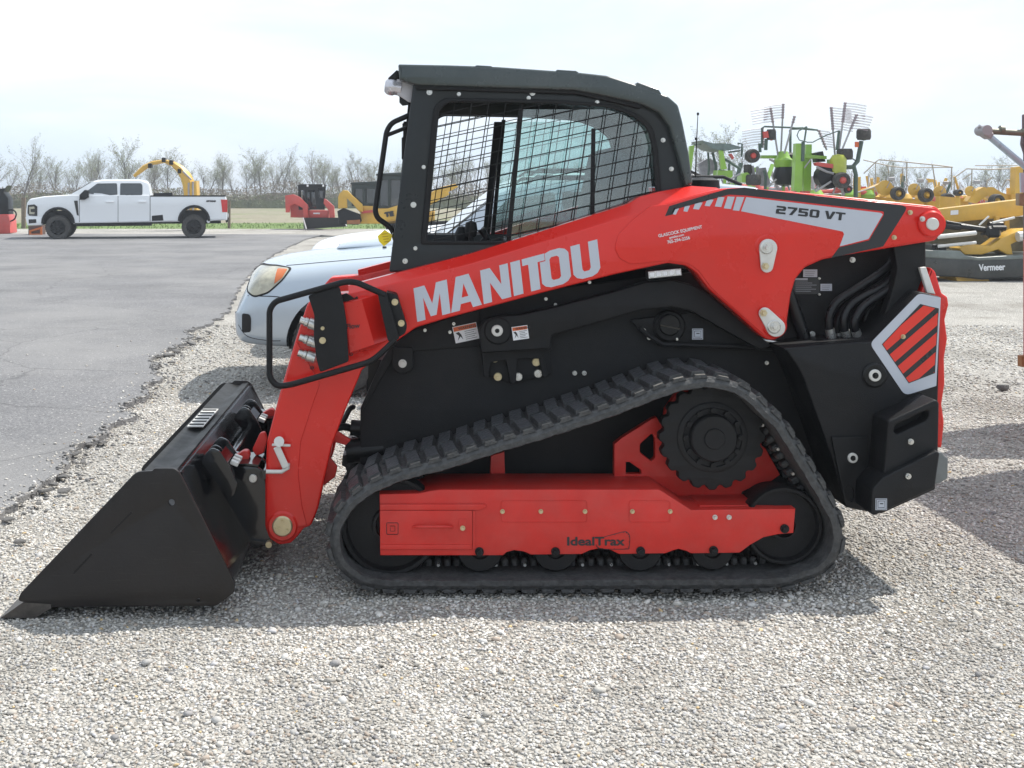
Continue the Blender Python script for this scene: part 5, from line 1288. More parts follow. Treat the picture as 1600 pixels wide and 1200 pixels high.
k = .125; O3 = (500, 250)
yloader('yellow and black track loader with raised rear arm, next to the red wheeled loader', 37.5, ((549,287),(589,322)), zl(O3,k,[(225,460),(240,420),(290,378),(345,380),(400,440),(530,555),(535,650),(490,640),(400,540),(335,480),(340,600),(225,610)]), zl(O3,k,[(480,560),(900,600),(900,800),(500,800),(500,660),(440,600)]), zl(O3,k,[(215,640),(290,600),(500,680),(520,760),(480,810),(240,800)]),
 lambda t: (slab('red_panel', PP(zl(O3,k,[(505,640),(700,620),(705,650),(520,672)]), 37.5), 37.5+.2, .1, R2, t), slab('skirt', PP(zl(O3,k,[(335,755),(500,745),(505,800),(340,800)]), 37.5), 37.5-.03, .1, RUST, t)))
def ex2(t):
    slab('arm_panel', PP([(592,330),(625,320),(700,298),(702,304),(640,338),(596,346)], 31.5), 31.5-.01, .1, Y2, t, bev=.01)
    text('arm_lettering', 'TE', 602, 339, 31.5-.02, 7, BLKD, t, ang=math.radians(10), bold=.02, ext=.004, xs=1.3)
yloader('larger yellow track loader with lettering on its arm, seen past the cab door bar', 31.5, ((589,273),(628,326)), [(590,330),(640,318),(690,292),(712,287),(716,292),(690,306),(640,342),(598,348)], [(596,338),(680,330),(680,352),(600,355)], [(600,350),(700,345),(710,362),(690,372),(610,374)], ex2)

# red attachment at the left edge, orange box, arch, posts
Yr2 = 39.5
AT = thing('farm_implement', 'dark and red farm attachment with hose loop at the left edge of the lot', 'attachment', P(10,366,Yr2)[:1]+(Yr2+.4,0))
slab('implement_base', PP([(-60,335),(12,335),(15,346),(16,364),(8,366),(-60,366)], Yr2), Yr2, .8, R2, AT, bev=.03)
slab('implement_head', PP([(-60,300),(6,294),(9,290),(4,300),(11,310),(12,336),(-60,337)], Yr2), Yr2+.1, .6, BLK, AT, bev=.04)
g = MB(); g.tube([P3(*p, Yr2+.1) for p in fillet([(13,328),(22,328),(26,334),(23,343),(13,347)], 4, closed=False)], .03, 8); g.build('hose_loop', BLK, AT)
OB = thing('tool_crate', 'orange and dark crate standing behind the front wheel of the white truck', 'crate', P(54,368,38.5)[:1]+(38.8,0))
slab('crate_body', PP([(44,353),(65,352),(65,367),(44,367)], 38.5), 38.5, .5, mat('crate_dark', (.10,.06,.05), .7), OB, bev=.02)
slab('crate_frame', [PP([(46,360),(66,354),(66,368),(46,368)], 38.5), PP([(49,362),(63,358),(63,365),(49,365)], 38.5)], 38.46, .04, mat('orange_paint', (.55,.14,.03), .5), OB)
AR = thing('yellow_boom', 'yellow curved boom rising behind the bed of the white truck', 'machine boom', P(300,360,44)[:1]+(44.2,0))
pts = zz((930,335),(1000,275),(1060,243),(1140,230),(1200,248),(1250,285),(1290,335),(1315,400),(1325,470))
g = MB(); g.tube([P3(*p, 44) for p in pts], [.07,.12,.09,.08,.12,.18,.24,.28,.28], 6); g.build('curved_arm', Y2, AR, angle=20)
slab('boom_box', PP(zz((1285,378),(1370,368),(1375,470),(1370,620),(1285,620)), 44), 43.8, .7, Y2, AR, bev=.02)
g = MB()
for a, b in (((1340,372),(1340,600)),((1310,380),(1310,600)),((1270,300),(1330,360))):
    p, q = zz(a, b); g.cyl(P3(*p, 43.75), P3(*q, 43.75), .04, None, 8)
g.build('boom_strut', GRY, AR)
for x, y in ((1045,262),(1140,222),(1192,240),(1250,300)): p = zz((x, y))[0]; g = MB(); g.box(P3(*p, 43.95), (.16,.3,.2), None, .02); g.build('boom_bracket', BLK, AR)
for px, py, top, lab in ((37,356,309,'weathered wooden post near the front of the white truck'), (358,356,314,'thin wooden post just behind the tail of the white truck')):
    Y = GP(px, py).y; g = MB(); x, z = P(px, top, Y); g.cyl((x, Y, -.05), (x, Y, z), .11 if px < 100 else .07, None, 8); o = g.build('fence_post', mat('weathered_wood', (.17,.13,.10), .8, var=.3), None); tag(o, lab, 'post')

# ================================================================== TREES
BARK = mat('bark', (.11,.092,.085), .85, var=.25, scale=1.5)
TWIG = mat('budding_twigs', (.13,.105,.09), .85, var=.3, scale=.6)
TWIGG = mat('spring_buds', (.20,.22,.10), .8, var=.35, scale=.5)
def gen_tree(seed, h, spread=.35, lv=4, bud=.5):
    rs = random.Random(seed); gt = MB(); gc = MB(); gb = MB()
    def br(p, d, l, r, k):
        n = 3; pts = [p]; dd = d.copy()
        for i in range(n):
            dd = (dd+Vector((rs.uniform(-.12,.12), rs.uniform(-.12,.12), rs.uniform(-.02,.10)))).normalized(); pts.append(pts[-1]+dd*l/n)
        rr = [r*(1-.55*i/n) for i in range(n+1)]
        (gt if k <= 1 else gc).tube(pts, rr, 5 if k == 0 else 3, False)
        if k >= lv:
            if rs.random() < bud:
                for _ in range(3):
                    q = pts[rs.randint(1, n)]; s = rs.uniform(.05,.12)*h/8; a = Vector((rs.uniform(-1,1), rs.uniform(-1,1), rs.uniform(-1,1)))*s; b = Vector((rs.uniform(-1,1), rs.uniform(-1,1), rs.uniform(-1,1)))*s
                    gb.add([q, q+a, q+b], [(0,1,2)])
            return
        m = {0: 10, 1: 6, 2: 5, 3: 5}[k]
        for i in range(m):
            t = (i+1+rs.random()*.6)/(m+.6) if k else .28+.72*(i+rs.random()*.7)/m
            t = min(t, 1); f = t*n; j = min(int(f), n-1); q = pts[j].lerp(pts[j+1], f-j)
            a = rs.uniform(0, 2*PI); tilt = rs.uniform(.35, .8)*(1 if k else 1-.45*t)
            side = Vector((math.cos(a), math.sin(a), 0)); nd = (dd*math.cos(tilt)+side*math.sin(tilt)+Vector((0,0,.18))).normalized()
            br(q, nd, l*rs.uniform(.42,.62)*(1.1-.45*t if k == 0 else 1), r*.42*(1-.3*t), k+1)
    br(Vector((0,0,0)), Vector((0,0,1)), h*.80, h*.013, 0)
    return gt, gc, gb
TM = []
for i, (hh, bud) in enumerate(((8,.35),(8,.8),(8,.3),(8,.55),(8,.9),(8,.2))):
    gt, gc, gb = gen_tree(20+i, hh, bud=bud)
    TM.append((gt.mesh(fix=False), gc.mesh(fix=False), gb.mesh(fix=False)))
for a, b, c in TM: a.materials.append(BARK); b.materials.append(TWIG); c.materials.append(TWIGG)
tl = [(36,224,118),(62,262,140),(90,246,135),(115,256,130),(138,245,142),(163,238,134),(180,258,150),(198,225,128),(228,250,136),(246,244,146),(262,240,132),(290,250,140),(318,258,134),(345,247,130),(366,262,150),(384,255,140),(410,240,130),(428,248,142),(440,238,134),(466,262,145),(492,238,132),(504,252,142),(515,262,138),(535,266,150),(560,246,130),(580,256,140),(613,263,136),(628,256,146),(645,250,138),(660,262,148),(690,258,140),(712,246,134),(735,258,144),(758,250,138),(780,262,146),(820,256,140),(860,248,136),(905,258,142),(940,250,138),(978,262,146),(1040,262,142),(1092,250,144),(1112,216,118),(1128,206,126),(1145,222,124),(-10,240,132),(-35,250,140)]
tl += [(12+i*17.3+7*math.sin(i*2.1), 256+9*math.sin(i*1.3)+4*math.sin(i*3.7), 150+12*math.sin(i*1.9)) for i in range(0, 44, 2)]
tl2 = [(1384,248,92),(1372,262,108),(1404,258,100),(1420,256,112),(1442,262,104),(1470,268,112),(1545,262,100),(1562,252,94),(1580,262,104),(1612,258,100),(1630,250,110),(1340,262,110),(1510,270,108)]
desc = ['tall bare','bare slender','bare spreading','pale budding','thin bare','greenish budding']
def place_tree(px, top, d, i, region):
    Y = d-D; x = (px-VX)*d/F; h = H+(VY-top)*d/F
    a, b, c = TM[i % 6]; s = h/8.8
    t = thing('bare_tree', None, None, (x, Y, -.05), 'trees of the far tree line')
    t.scale = (s*1.35, s*1.35, s); t.rotation_euler.z = (i*1.7) % 6.28
    for nm, me in (('trunk', a), ('crown', b), ('bud_haze', c)):
        o = bpy.data.objects.new(nm, me); COL.objects.link(o); o.parent = t
    tag(t, region, 'tree')
def region(px):
    if px < 41: return 'bare spring tree in the far tree line, left of the white pickup bonnet'
    if px < 140: return 'bare spring tree in the far tree line, above the bonnet of the white pickup'
    if px < 235: return 'bare spring tree in the far tree line, above the cab roof of the white pickup'
    if px < 350: return 'bare spring tree in the far tree line, above the bed of the white pickup'
    if px < 470: return 'bare spring tree between the white pickup and the small red loader'
    if px < 600: return 'bare spring tree behind the small red and yellow loaders'
    if px < 1060: return 'bare spring tree seen through or behind the cab of the track loader'
    if px < 1200: return 'bare spring tree just right of the black cab, behind the green rakes'
    return 'hazy bare tree far behind the yellow hay rakes'
for i, (px, top, d) in enumerate(tl+tl2): place_tree(px, top, d, i, region(px))
# hedgerow mass under the trees
def brush(name, label, x0, x1, y0, y1, h, n, m, seed):
    rs = random.Random(seed); g = MB()
    for i in range(n):
        x = rs.uniform(x0, x1); y = rs.uniform(y0, y1); top = h*(.55+.9*abs(noise.noise(Vector((x*.11, y*.05, seed)))))
        z = rs.random()**.8*top; s = rs.uniform(.12,.32)
        a = Vector((rs.uniform(-1,1), rs.uniform(-1,1), rs.uniform(-.3,1)))*s; b = Vector((rs.uniform(-1,1), rs.uniform(-1,1), rs.uniform(-1,1)))*s*.5
        p = Vector((x, y, z)); g.add([p, p+a, p+b], [(0,1,2)])
    ym = (y0+y1)/2; n_ = int((x1-x0)/.35)
    tp = [h*(.34+.45*abs(noise.noise(Vector(((x0+k*.35)*.11, ym*.05, seed))))+.10*noise.noise(Vector((k*.9, seed, 0)))) for k in range(n_+1)]
    vs = [(x0+k*.35, ym+.5*noise.noise(Vector((k*.4, 5, 0))), z) for k in range(n_+1) for z in (-.05, tp[k])]
    g.add(vs, [(2*k, 2*k+2, 2*k+3, 2*k+1) for k in range(n_)])
    vs = [(x, y+1.2, z) for x, y, z in vs]; g.add(vs, [(2*k, 2*k+2, 2*k+3, 2*k+1) for k in range(n_)])
    o = g.build(name, m, None, smooth=False, fix=False); o['kind'] = 'stuff'; o['label'] = label
BR1 = mat('brush_brown', (.17,.14,.10), .9, var=.35, scale=.25); BR2 = mat('brush_olive', (.13,.14,.07), .9, var=.4, scale=.2)
brush('hedgerow', 'brown brushy hedgerow along the far field', -58, 45, 114, 128, 3.0, 60000, BR1, 3)
brush('hedgerow_green', 'olive green brush under the far tree line', -58, 45, 112, 116, 2.0, 16000, BR2, 5)
brush('hedgerow', 'brown brushy hedgerow behind the yellow rakes', 28, 75, 88, 98, 2.0, 14000, BR1, 8)
# ================================================================== MACHINES ON THE RIGHT
OG = (1080, 140); kg = .175
def gz(x, y): return (OG[0]+x*kg, OG[1]+y*kg)
def gt_(g, pts, r, Y, n=8): g.tube([P3(*gz(*p), Y) for p in pts], M(r*kg, Y), n)
def tines(parent, rods, Y, rnd_seed, gap=23):
    """rods: (x0,y0,x1,y1, side, length); spring tine rows hang off each rod"""
    for (x0, y0, x1, y1, sx, ln, nt, Yr) in rods:
        g = MB(); g.tube([P3(*gz(x0,y0), Yr), P3(*gz(x1,y1), Yr)], .022, 8); o = g.build('tine_arm', GRY, parent)
        g = MB()
        for k in range(nt):
            t = k*gap/max(1, abs(y1-y0)); x = x0+(x1-x0)*t; y = y0+(y1-y0)*t
            g.box(P3(*gz(x, y+4), Yr), (.055,.07,.05), None, .01)
            for dy in (0, 7): g.tube([P3(*gz(x, y+dy), Yr), P3(*gz(x+sx*ln*.5, y+dy+ln*.05), Yr-.12), P3(*gz(x+sx*ln, y+dy+ln*.14), Yr-.25)], .0042, 4)
        g.build('spring_tines', TIN, o)
def hubwheel(parent, cx, cy, rx, Y, flat=False, hub=R2):
    """transport wheel; flat: lying folded so its edge faces us"""
    c = P3(*gz(cx, cy), Y); r = M(rx*kg, Y)
    g = MB()
    if flat: g.lathe(c, [(r*.45,-.10),(r*.85,-.12),(r,-.07),(r,.07),(r*.85,.12),(r*.45,.10)], 28, axis='Z')
    else: g.lathe(c, [(r*.45,-.10),(r*.85,-.12),(r,-.07),(r,.07),(r*.85,.12),(r*.45,.10)], 28)
    w = g.build('tyre', TYRE, parent)
    g = MB(); g.lathe(c, [(.0001,-.14),(r*.3,-.13),(r*.55,-.06),(r*.5,.08),(.0001,.09)], 22, axis='Z' if flat else 'Y'); g.build('hub', hub, w)
YG1 = 21.5
GA = thing('rotary_rake', 'green rotary rake with folded tine arms fanned up, the one nearer the black cab', 'hay rake', P(1200,400,YG1)[:1]+(YG1,0), 'green rotary rakes')
class Split(MB):
    """builder that turns every primitive into a part of its own"""
    def __init__(s, name, m, par): MB.__init__(s); s.a = (name, m, par)
    def add(s, vs, fs): g = MB(); MB.add(g, vs, fs); g.build(*s.a); return s
def part(name, m, par, fn):
    if name in ('mast','tine_cover','main_post','guard_tube','support_strut','rake_frame','top_guard','reflector'): fn(Split(name, m, par)); return
    g = MB(); fn(g); return g.build(name, m, par)
def post(g, x, y0, y1, w, Y, dx=0, dep=.15):
    a = P3(*gz(x+dx, y0), Y); b = P3(*gz(x, y1), Y); g.bar(a, b, dep, M(w*kg, Y)) if False else g.prism(PP([gz(x+dx-w/2,y0),gz(x+dx+w/2,y0),gz(x+w/2,y1),gz(x-w/2,y1)], Y), Y, Y+dep)
part('rake_frame', G2, GA, lambda g: (g.prism(PP([gz(640,585),gz(880,585),gz(900,615),gz(640,612)], YG1), YG1+.1, YG1+.3), g.prism(PP([gz(240,720),gz(370,722),gz(370,790),gz(235,780)], YG1), YG1, YG1+.4), g.prism(PP([gz(430,790),gz(440,750),gz(480,740),gz(500,760),gz(480,830),gz(430,830)], YG1), YG1-.2, YG1+.2)))
part('slanted_plate', G2, GA, lambda g: (g.prism(PP([gz(15,500),gz(60,490),gz(40,640),gz(20,820),gz(0,830)], YG1), YG1+.3, YG1+.4),))
part('slanted_plate', G2, GA, lambda g: (g.prism(PP([gz(240,545),gz(272,535),gz(308,712),gz(260,716)], YG1), YG1-.1, YG1),))
part('gearbox', G2, GA, lambda g: g.lathe(P3(*gz(822,650), YG1), [(.0001,-.32),(.12,-.30),(.13,-.15),(.20,-.1),(.22,.05),(.15,.12),(.10,.25),(.0001,.26)], 20, axis='Z'))
part('gearbox_base', BLK, GA, lambda g: (g.lathe(P3(*gz(832,770), YG1), [(.0001,-.25),(.2,-.2),(.26,0),(.2,.2),(.0001,.22)], 16, axis='Z'), g.box(P3(*gz(905,660), YG1+.2), (.4,.3,.5), None, .05)))
part('guard_tube', GD2, GA, lambda g: (gt_(g, [(630,520),(630,345),(655,330),(870,338),(1100,360)], 8, YG1), gt_(g, [(885,620),(885,362),(900,348),(1000,345)], 12, YG1+.4), gt_(g, [(0,487),(90,486)], 5, YG1), gt_(g, [(415,480),(455,485),(450,600)], 9, YG1)))
part('mast', GD2, GA, lambda g: (gt_(g, [(665,540),(670,440)], 16, YG1), gt_(g, [(615,560),(612,480)], 14, YG1), gt_(g, [(150,560),(160,690),(150,800)], 10, YG1+.5), gt_(g, [(190,560),(220,680),(215,800)], 12, YG1+.5), gt_(g, [(300,620),(440,710)], 12, YG1), gt_(g, [(650,720),(665,780),(660,900)], 13, YG1), gt_(g, [(440,545),(330,560)], 7, YG1)))
part('folded_tarp', mat('tarp_grey', (.13,.17,.16), .6, var=.3), GA, lambda g: (g.prism(PP([gz(85,455),gz(180,480),gz(330,484),gz(440,515),gz(420,530),gz(280,550),gz(180,530),gz(120,490)], YG1), YG1-.1, YG1+.9),))
part('reflector', R2, GA, lambda g: (g.prism(PP([gz(632,378),gz(672,372),gz(684,430),gz(640,436)], YG1), YG1-.1, YG1), g.prism(PP([gz(340,575),gz(360,570),gz(385,610),gz(370,625)], YG1), YG1, YG1+.1)))
hubwheel(GA, 545, 592, 62, YG1-.1); hubwheel(GA, 715, 402, 42, YG1, True, ORGD); hubwheel(GA, 555, 806, 68, YG1-.2, True); hubwheel(GA, 505, 716, 36, YG1, True)
part('support_strut', GRY, GA, lambda g: (gt_(g, [(330,810),(440,750)], 8, YG1-.3), gt_(g, [(700,620),(760,650),(800,700)], 12, YG1), gt_(g, [(680,870),(760,800)], 8, YG1-.3), gt_(g, [(545,680),(560,760)], 14, YG1), gt_(g, [(590,690),(585,760)], 10, YG1), gt_(g, [(770,600),(880,560)], 5, YG1), gt_(g, [(800,900),(840,800),(880,900)], 10, YG1)))
part('tine_cover', mat('mesh_cover', (.30,.29,.33), .7, var=.3), GA, lambda g: (g.prism(PP([gz(655,700),gz(740,690),gz(790,860),gz(700,860)], YG1), YG1+.6, YG1+.7), g.prism(PP([gz(160,650),gz(250,600),gz(330,640),gz(330,720),gz(180,800)], YG1), YG1+.9, YG1+1.0)))
tines(GA, [(710,165,775,585,-1,180,6,YG1),(822,130,800,585,-1,170,6,YG1+.3),(922,240,832,570,-1,0,3,YG1-.2),(635,345,640,520,-1,180,7,YG1+.2)], YG1, 1)
part('stand', G2, GA, lambda g: gt_(g, [(822,700),(822,1400)], 14, YG1))
part('stand', G2, GA, lambda g: gt_(g, [(300,760),(300,1400)], 14, YG1))
YG2 = 20.6
GB = thing('rotary_rake', 'green rotary rake with two square upright green beams, the one nearer the yellow rakes', 'hay rake', P(1290,410,YG2)[:1]+(YG2,0), 'green rotary rakes')
part('upright_beam', G2, GB, lambda g: (g.prism(PP([gz(938,480),gz(1000,480),gz(990,905),gz(918,905)], YG2), YG2, YG2+.2),))
part('upright_beam', G2, GB, lambda g: (g.prism(PP([gz(1098,480),gz(1150,480),gz(1140,905),gz(1075,905)], YG2), YG2+.5, YG2+.7),))
part('rake_frame', G2, GB, lambda g: (g.prism(PP([gz(1005,575),gz(1240,590),gz(1240,618),gz(1005,605)], YG2), YG2+.2, YG2+.4), g.prism(PP([gz(1270,620),gz(1350,615),gz(1355,740),gz(1270,745)], YG2), YG2+.1, YG2+.4)))
part('gearbox', mat('lime_paint', (.36,.40,.03), .35, coat=.3), GB, lambda g: g.lathe(P3(*gz(1312,665), YG2-.1), [(.0001,-.22),(.17,-.2),(.18,.1),(.12,.2),(.0001,.22)], 20, axis='Z'))
part('gearbox_base', BLK, GB, lambda g: (g.lathe(P3(*gz(1215,780), YG2), [(.0001,-.2),(.26,-.15),(.28,.1),(.0001,.18)], 16), g.prism(PP([gz(1160,560),gz(1220,545),gz(1245,640),gz(1170,645)], YG2), YG2+.3, YG2+.6)))
part('main_post', GD2, GB, lambda g: (gt_(g, [(1520,460),(1500,560),(1485,640),(1450,680),(1470,760),(1468,965)], 20, YG2), gt_(g, [(1450,690),(1360,695)], 20, YG2), gt_(g, [(1370,610),(1365,700)], 14, YG2), gt_(g, [(1000,465),(995,640)], 16, YG2), gt_(g, [(1420,605),(1470,635)], 6, YG2)))
part('top_guard', GD2, GB, lambda g: (gt_(g, [(1000,345),(1130,362)], 8, YG2), gt_(g, [(1030,330),(1010,465)], 8, YG2), gt_(g, [(1030,330),(960,370),(945,410),(965,450),(1040,470),(1085,470),(1200,410),(1310,370)], 5, YG2-.2), gt_(g, [(1320,365),(1300,540)], 12, YG2)))
part('red_arm', R2, GB, lambda g: (g.prism(PP([gz(1078,655),gz(1110,650),gz(1330,680),gz(1335,715),gz(1200,700),gz(1090,680)], YG2), YG2-.2, YG2-.05),))
part('support_strut', GRY, GB, lambda g: (gt_(g, [(1120,690),(1210,735),(1270,750)], 12, YG2-.2), gt_(g, [(1110,910),(1250,820)], 9, YG2-.3), gt_(g, [(1100,900),(1200,780)], 8, YG2), gt_(g, [(1290,860),(1260,940)], 8, YG2), gt_(g, [(1010,700),(1070,620)], 6, YG2), gt_(g, [(1350,860),(1360,940)], 16, YG2)))
hubwheel(GB, 1370, 577, 70, YG2, True, GD2); hubwheel(GB, 1540, 400, 62, YG2-.1, True, GD2); hubwheel(GB, 1342, 810, 72, YG2-.4); hubwheel(GB, 1390, 890, 36, YG2)
tines(GB, [(1250,160,1285,610,1,180,9,YG2+.2),(1375,118,1312,600,1,190,8,YG2),(1475,225,1350,530,1,150,6,YG2-.2),(1140,365,1210,540,1,100,7,YG2+.3)], YG2, 2)
part('orange_flag', ORGD, GB, lambda g: g.box(P3(*gz(1478,490), YG2-.1), (.08,.03,.12)))
part('stand', G2, GB, lambda g: gt_(g, [(1468,960),(1468,1450)], 16, YG2))
part('stand', G2, GB, lambda g: gt_(g, [(955,900),(955,1450)], 16, YG2))

# ---------------- yellow wheel rakes
OY = (1340, 180); ky = .1625
def yz(x, y): return (OY[0]+x*ky, OY[1]+y*ky)
PIPE = mat('pipe_tan', (.33,.29,.23), .5, var=.15)
def ytube(g, pts, r, Y, n=6): g.tube([P3(*yz(*p), Y) for p in pts], M(r*ky, Y), n)
def ywheel(par, x, y, r, Y):
    c = P3(*yz(x, y), Y); R = M(r*ky, Y); g = MB(); g.lathe(c, [(R*.5,-.1),(R*.85,-.13),(R,-.06),(R,.06),(R*.85,.13),(R*.5,.1)], 28); w = g.build('tyre', TYRE, par)
    g = MB(); g.lathe(c, [(.0001,-.13),(R*.2,-.13),(R*.28,-.06),(R*.52,-.04),(R*.52,.05),(.0001,.06)], 22); g.build('hub', Y2, w)
def yrake(label, Y, frames, wheels, discs, posts):
    t = thing('wheel_rake', label, 'hay rake', P(yz(*wheels[0][:2])[0], 0, Y)[:1]+(Y+.5,0), 'yellow wheel rakes')
    for pts, r, dy in frames: g = MB(); ytube(g, pts, r, Y+dy); g.build('frame_pipe', PIPE, t)
    for x, y, r in wheels: ywheel(t, x, y, r, Y)
    for x, y, r in discs:
        c = P3(*yz(x, y), Y+.3); R = M(r*ky, Y); g = MB(); g.lathe(c, [(.0001,-.03),(R*.3,-.05),(R,-.01),(R,.03),(.0001,.06)], 24); g.build('rake_disc', Y2, t)
        g = MB(); ytube(g, [(x+15, y), (x+55, y-75), (x+60, y-85)], 4, Y+.2); g.box(P3(*yz(x+60, y-88), Y+.2), (.16,.06,.09), None, .01); g.build('lift_lever', GRY, t)
    for poly, dy in posts: g = MB(); g.prism(PP([yz(*p) for p in poly], Y), Y+dy, Y+dy+.25); g.build('beam', Y2, t)
    g = MB()
    for x, y, r in wheels[:2]: a = P3(*yz(x, y), Y+.15); g.cyl(a, (a.x, a.y, .0), .06, None, 8)
    g.build('stand', Y2, t)
    return t
yrake('yellow wheel rake with pipe frame, rearmost behind the end of the red arm', 25.5,
  [([(55,430),(290,485),(440,505),(915,500)],5,1.2),([(60,560),(175,450),(205,428),(480,452),(715,475),(915,500)],6,0),([(475,455),(470,650)],6,0),([(720,478),(750,680)],6,0),([(905,502),(900,720)],6,0),([(435,508),(435,640)],5,1.2),([(290,485),(300,560)],5,1.2),([(175,450),(170,640)],5,0)],
  [(385,752,66),(655,768,70),(862,820,72)], [(265,700,75),(545,715,60),(790,740,62)],
  [([(0,770),(500,800),(950,840),(950,900),(0,900)],.6),([(60,720),(180,690),(320,640),(330,700),(200,790),(60,760)],.3),([(20,600),(60,590),(60,790),(20,790)],.2)])
yrake('yellow wheel rake with curved arm, beside the tall yellow column at the right edge', 24.0,
  [([(930,720),(930,600),(1050,515),(1250,522),(1500,512)],6,.4),([(1130,484),(1540,484)],5,1.5),([(1100,520),(1095,680)],6,.3),([(1240,700),(1245,630),(1290,600)],7,.2),([(1390,690),(1430,620),(1470,625)],7,.1),([(1010,620),(1095,560)],5,.5)],
  [(1335,825,68),(965,745,32)], [(1085,730,50)],
  [([(1110,830),(1190,730),(1270,690),(1360,690),(1440,740),(1520,770),(1520,830),(1400,850),(1310,770),(1200,850)],.3),([(1480,500),(1560,490),(1560,760),(1470,760)],-.2),([(900,780),(1180,800),(1180,900),(900,900)],.6),([(1520,700),(1640,690),(1640,880),(1520,860)],.2)])

# ---------------- disc mower with black skirt
YM = 16.4
MW = thing('disc_mower', 'yellow disc mower with long black cover lettered in white, beyond the rear of the loader', 'mower', P(1530,437,YM)[:1]+(YM+.6,0))
bm_ = slab('main_beam', PP([(1440,330),(1590,312),(1680,300),(1680,322),(1592,338),(1440,352)], YM+.8), YM+.8, .25, Y2, MW, bev=.015)
slab('beam_label', PP([(1485,329),(1497,328),(1497,335),(1485,336)], YM+.8), YM+.79, .005, WHTD, bm_)
cv = slab('black_cover', PP([(1425,400),(1500,402),(1526,404),(1700,396),(1700,430),(1600,434),(1535,437),(1500,433),(1430,430)], YM), YM, 1.0, mat('vinyl_cover', (.020,.024,.024), .35, var=.3, scale=3, bump=.4, bscale=8, dust=.1), MW, bev=.03)
slab('cover_top', PP([(1440,391),(1500,392),(1508,399),(1528,402),(1600,398),(1700,396),(1700,402),(1528,407),(1440,402)], YM), YM-.02, 1.0, mat('vinyl_top', (.14,.16,.15), .35, var=.3, scale=3), MW, bev=.02)
text('cover_lettering', 'Vermeer', 1530, 423, YM-.012, 10.5, WHTD, cv, ang=math.radians(2), bold=.005, ext=.003, xs=.78)
g = MB()
for a, b, r in (((1478,347),(1540,358),3),((1470,352),(1500,356),5),((1500,354),(1545,360),5),((1545,352),(1566,352),6)): g.cyl(P3(*a, YM+.3), P3(*b, YM+.3), M(r, YM), None, 12)
g.box(P3(1548,362,YM+.3), (.28,.3,.22), None, .05); g.box(P3(1556,356,YM+.3), (.3,.3,.1), None, .03); g.build('drive_shaft', BLK, MW)
slab('hitch_frame', PP([(1498,388),(1510,382),(1548,384),(1565,372),(1596,358),(1700,352),(1700,372),(1600,372),(1580,382),(1583,398),(1574,398),(1560,390),(1535,398),(1508,398)], YM+.2), YM+.2, .4, Y2, MW, bev=.02)
g = MB()
for a, b, r in (((1466,370),(1525,364),3.5),((1466,385),(1525,379),2.5),((1551,348),(1585,340),2),((1530,352),(1545,338),1.5),((1590,370),(1640,366),8)): g.cyl(P3(*a, YM+.1), P3(*b, YM+.1), M(r, YM), None, 8)
g.build('hydraulic_ram', ZPL, MW)
for px, w in ((1455,8),(1468,12),(1500,8)): g = MB(); g.box(P3(px, 388, YM+.4), (M(w,YM), .3, M(14,YM)), None, .02); g.build('lift_cylinder', BLK, MW)
slab('skid', PP([(1496,430),(1545,434),(1552,441),(1500,441)], YM), YM+.1, .7, Y2, MW)
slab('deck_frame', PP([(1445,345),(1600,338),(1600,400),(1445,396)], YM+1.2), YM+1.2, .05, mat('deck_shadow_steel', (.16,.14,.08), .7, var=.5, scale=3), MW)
slab('support_leg', PP([(1556,338),(1562,338),(1562,390),(1556,390)], YM+.7), YM+.7, .08, Y2, MW)
slab('support_leg', PP([(1570,336),(1577,336),(1580,440),(1572,440)], YM+.9), YM+.9, .08, Y2, MW)

# ---------------- red machine just outside the right edge
YR = 2.9
RM = thing('bale_grabber', 'red machine with horizontal arm and pale hydraulic ram reaching in at the right edge', 'farm machine', (P(1640,600,YR)[0], YR, 0))
def rr(*p): return PP(p, YR)
o = slab('side_panel', fillet(rr((1602,372),(1640,368),(1900,380),(1900,600),(1640,610),(1602,574)), .02), YR, .04, R2, RM, bev=.02)
slab('panel_foot', rr((1595,556),(1640,556),(1640,575),(1595,573)), YR-.01, .05, RUST, RM)
slab('column', fillet(rr((1602,178),(1640,178),(1640,240),(1660,380),(1604,380),(1604,240),(1599,225),(1602,200)), .01), YR, .05, mat('grey_red_column', (.12,.07,.075), .5, var=.2), RM, bev=.01)
slab('rust_block', rr((1590,302),(1640,302),(1640,325),(1590,321)), YR-.02, .05, mat('tan_block', (.30,.22,.14), .7, var=.2), RM, bev=.008)
slab('label_plate', rr((1591,270),(1640,270),(1640,301),(1592,301)), YR-.03, .02, SILV, RM, bev=.002)
g = MB(); g.cyl(P3(1532,204,YR), P3(1545,207,YR), M(6,YR), None, 16); g.cyl(P3(1548,205,YR), P3(1600,208,YR), M(5,YR), None, 14); g.cyl(P3(1562,203,YR), P3(1568,203.5,YR), M(7,YR), None, 14); g.cyl(P3(1596,207,YR), P3(1700,214,YR), M(6,YR), None, 14)
g.build('upper_arm', mat('olive_steel', (.20,.20,.15), .5, metal=.2, var=.2), RM)
g = MB(); a = P3(1537,204,YR-.0); g.cyl((a.x, YR-.05, a.z), (a.x, YR+.06, a.z), M(8,YR), None, 18); g.box(P3(1541,210,YR), (.06,.08,.05), Matrix.Rotation(.6,3,'Y'), .01); g.cyl(P3(1529,197,YR), P3(1533,200,YR), .014, None, 8); g.build('arm_joint', GRY, RM)
g = MB(); g.cyl(P3(1543,211,YR), P3(1640,292,YR), M(5,YR), None, 16); g.build('hydraulic_ram', mat('pale_blue_ram', (.42,.55,.62), .3, metal=.2, var=.1), RM)
for s in (0, 1.1):
    g = MB(); wheel(RM, (P(1980,0,YR)[0], YR-.1+s, .42), .42, .3, TYRE, GRY, 0, .55, -1)
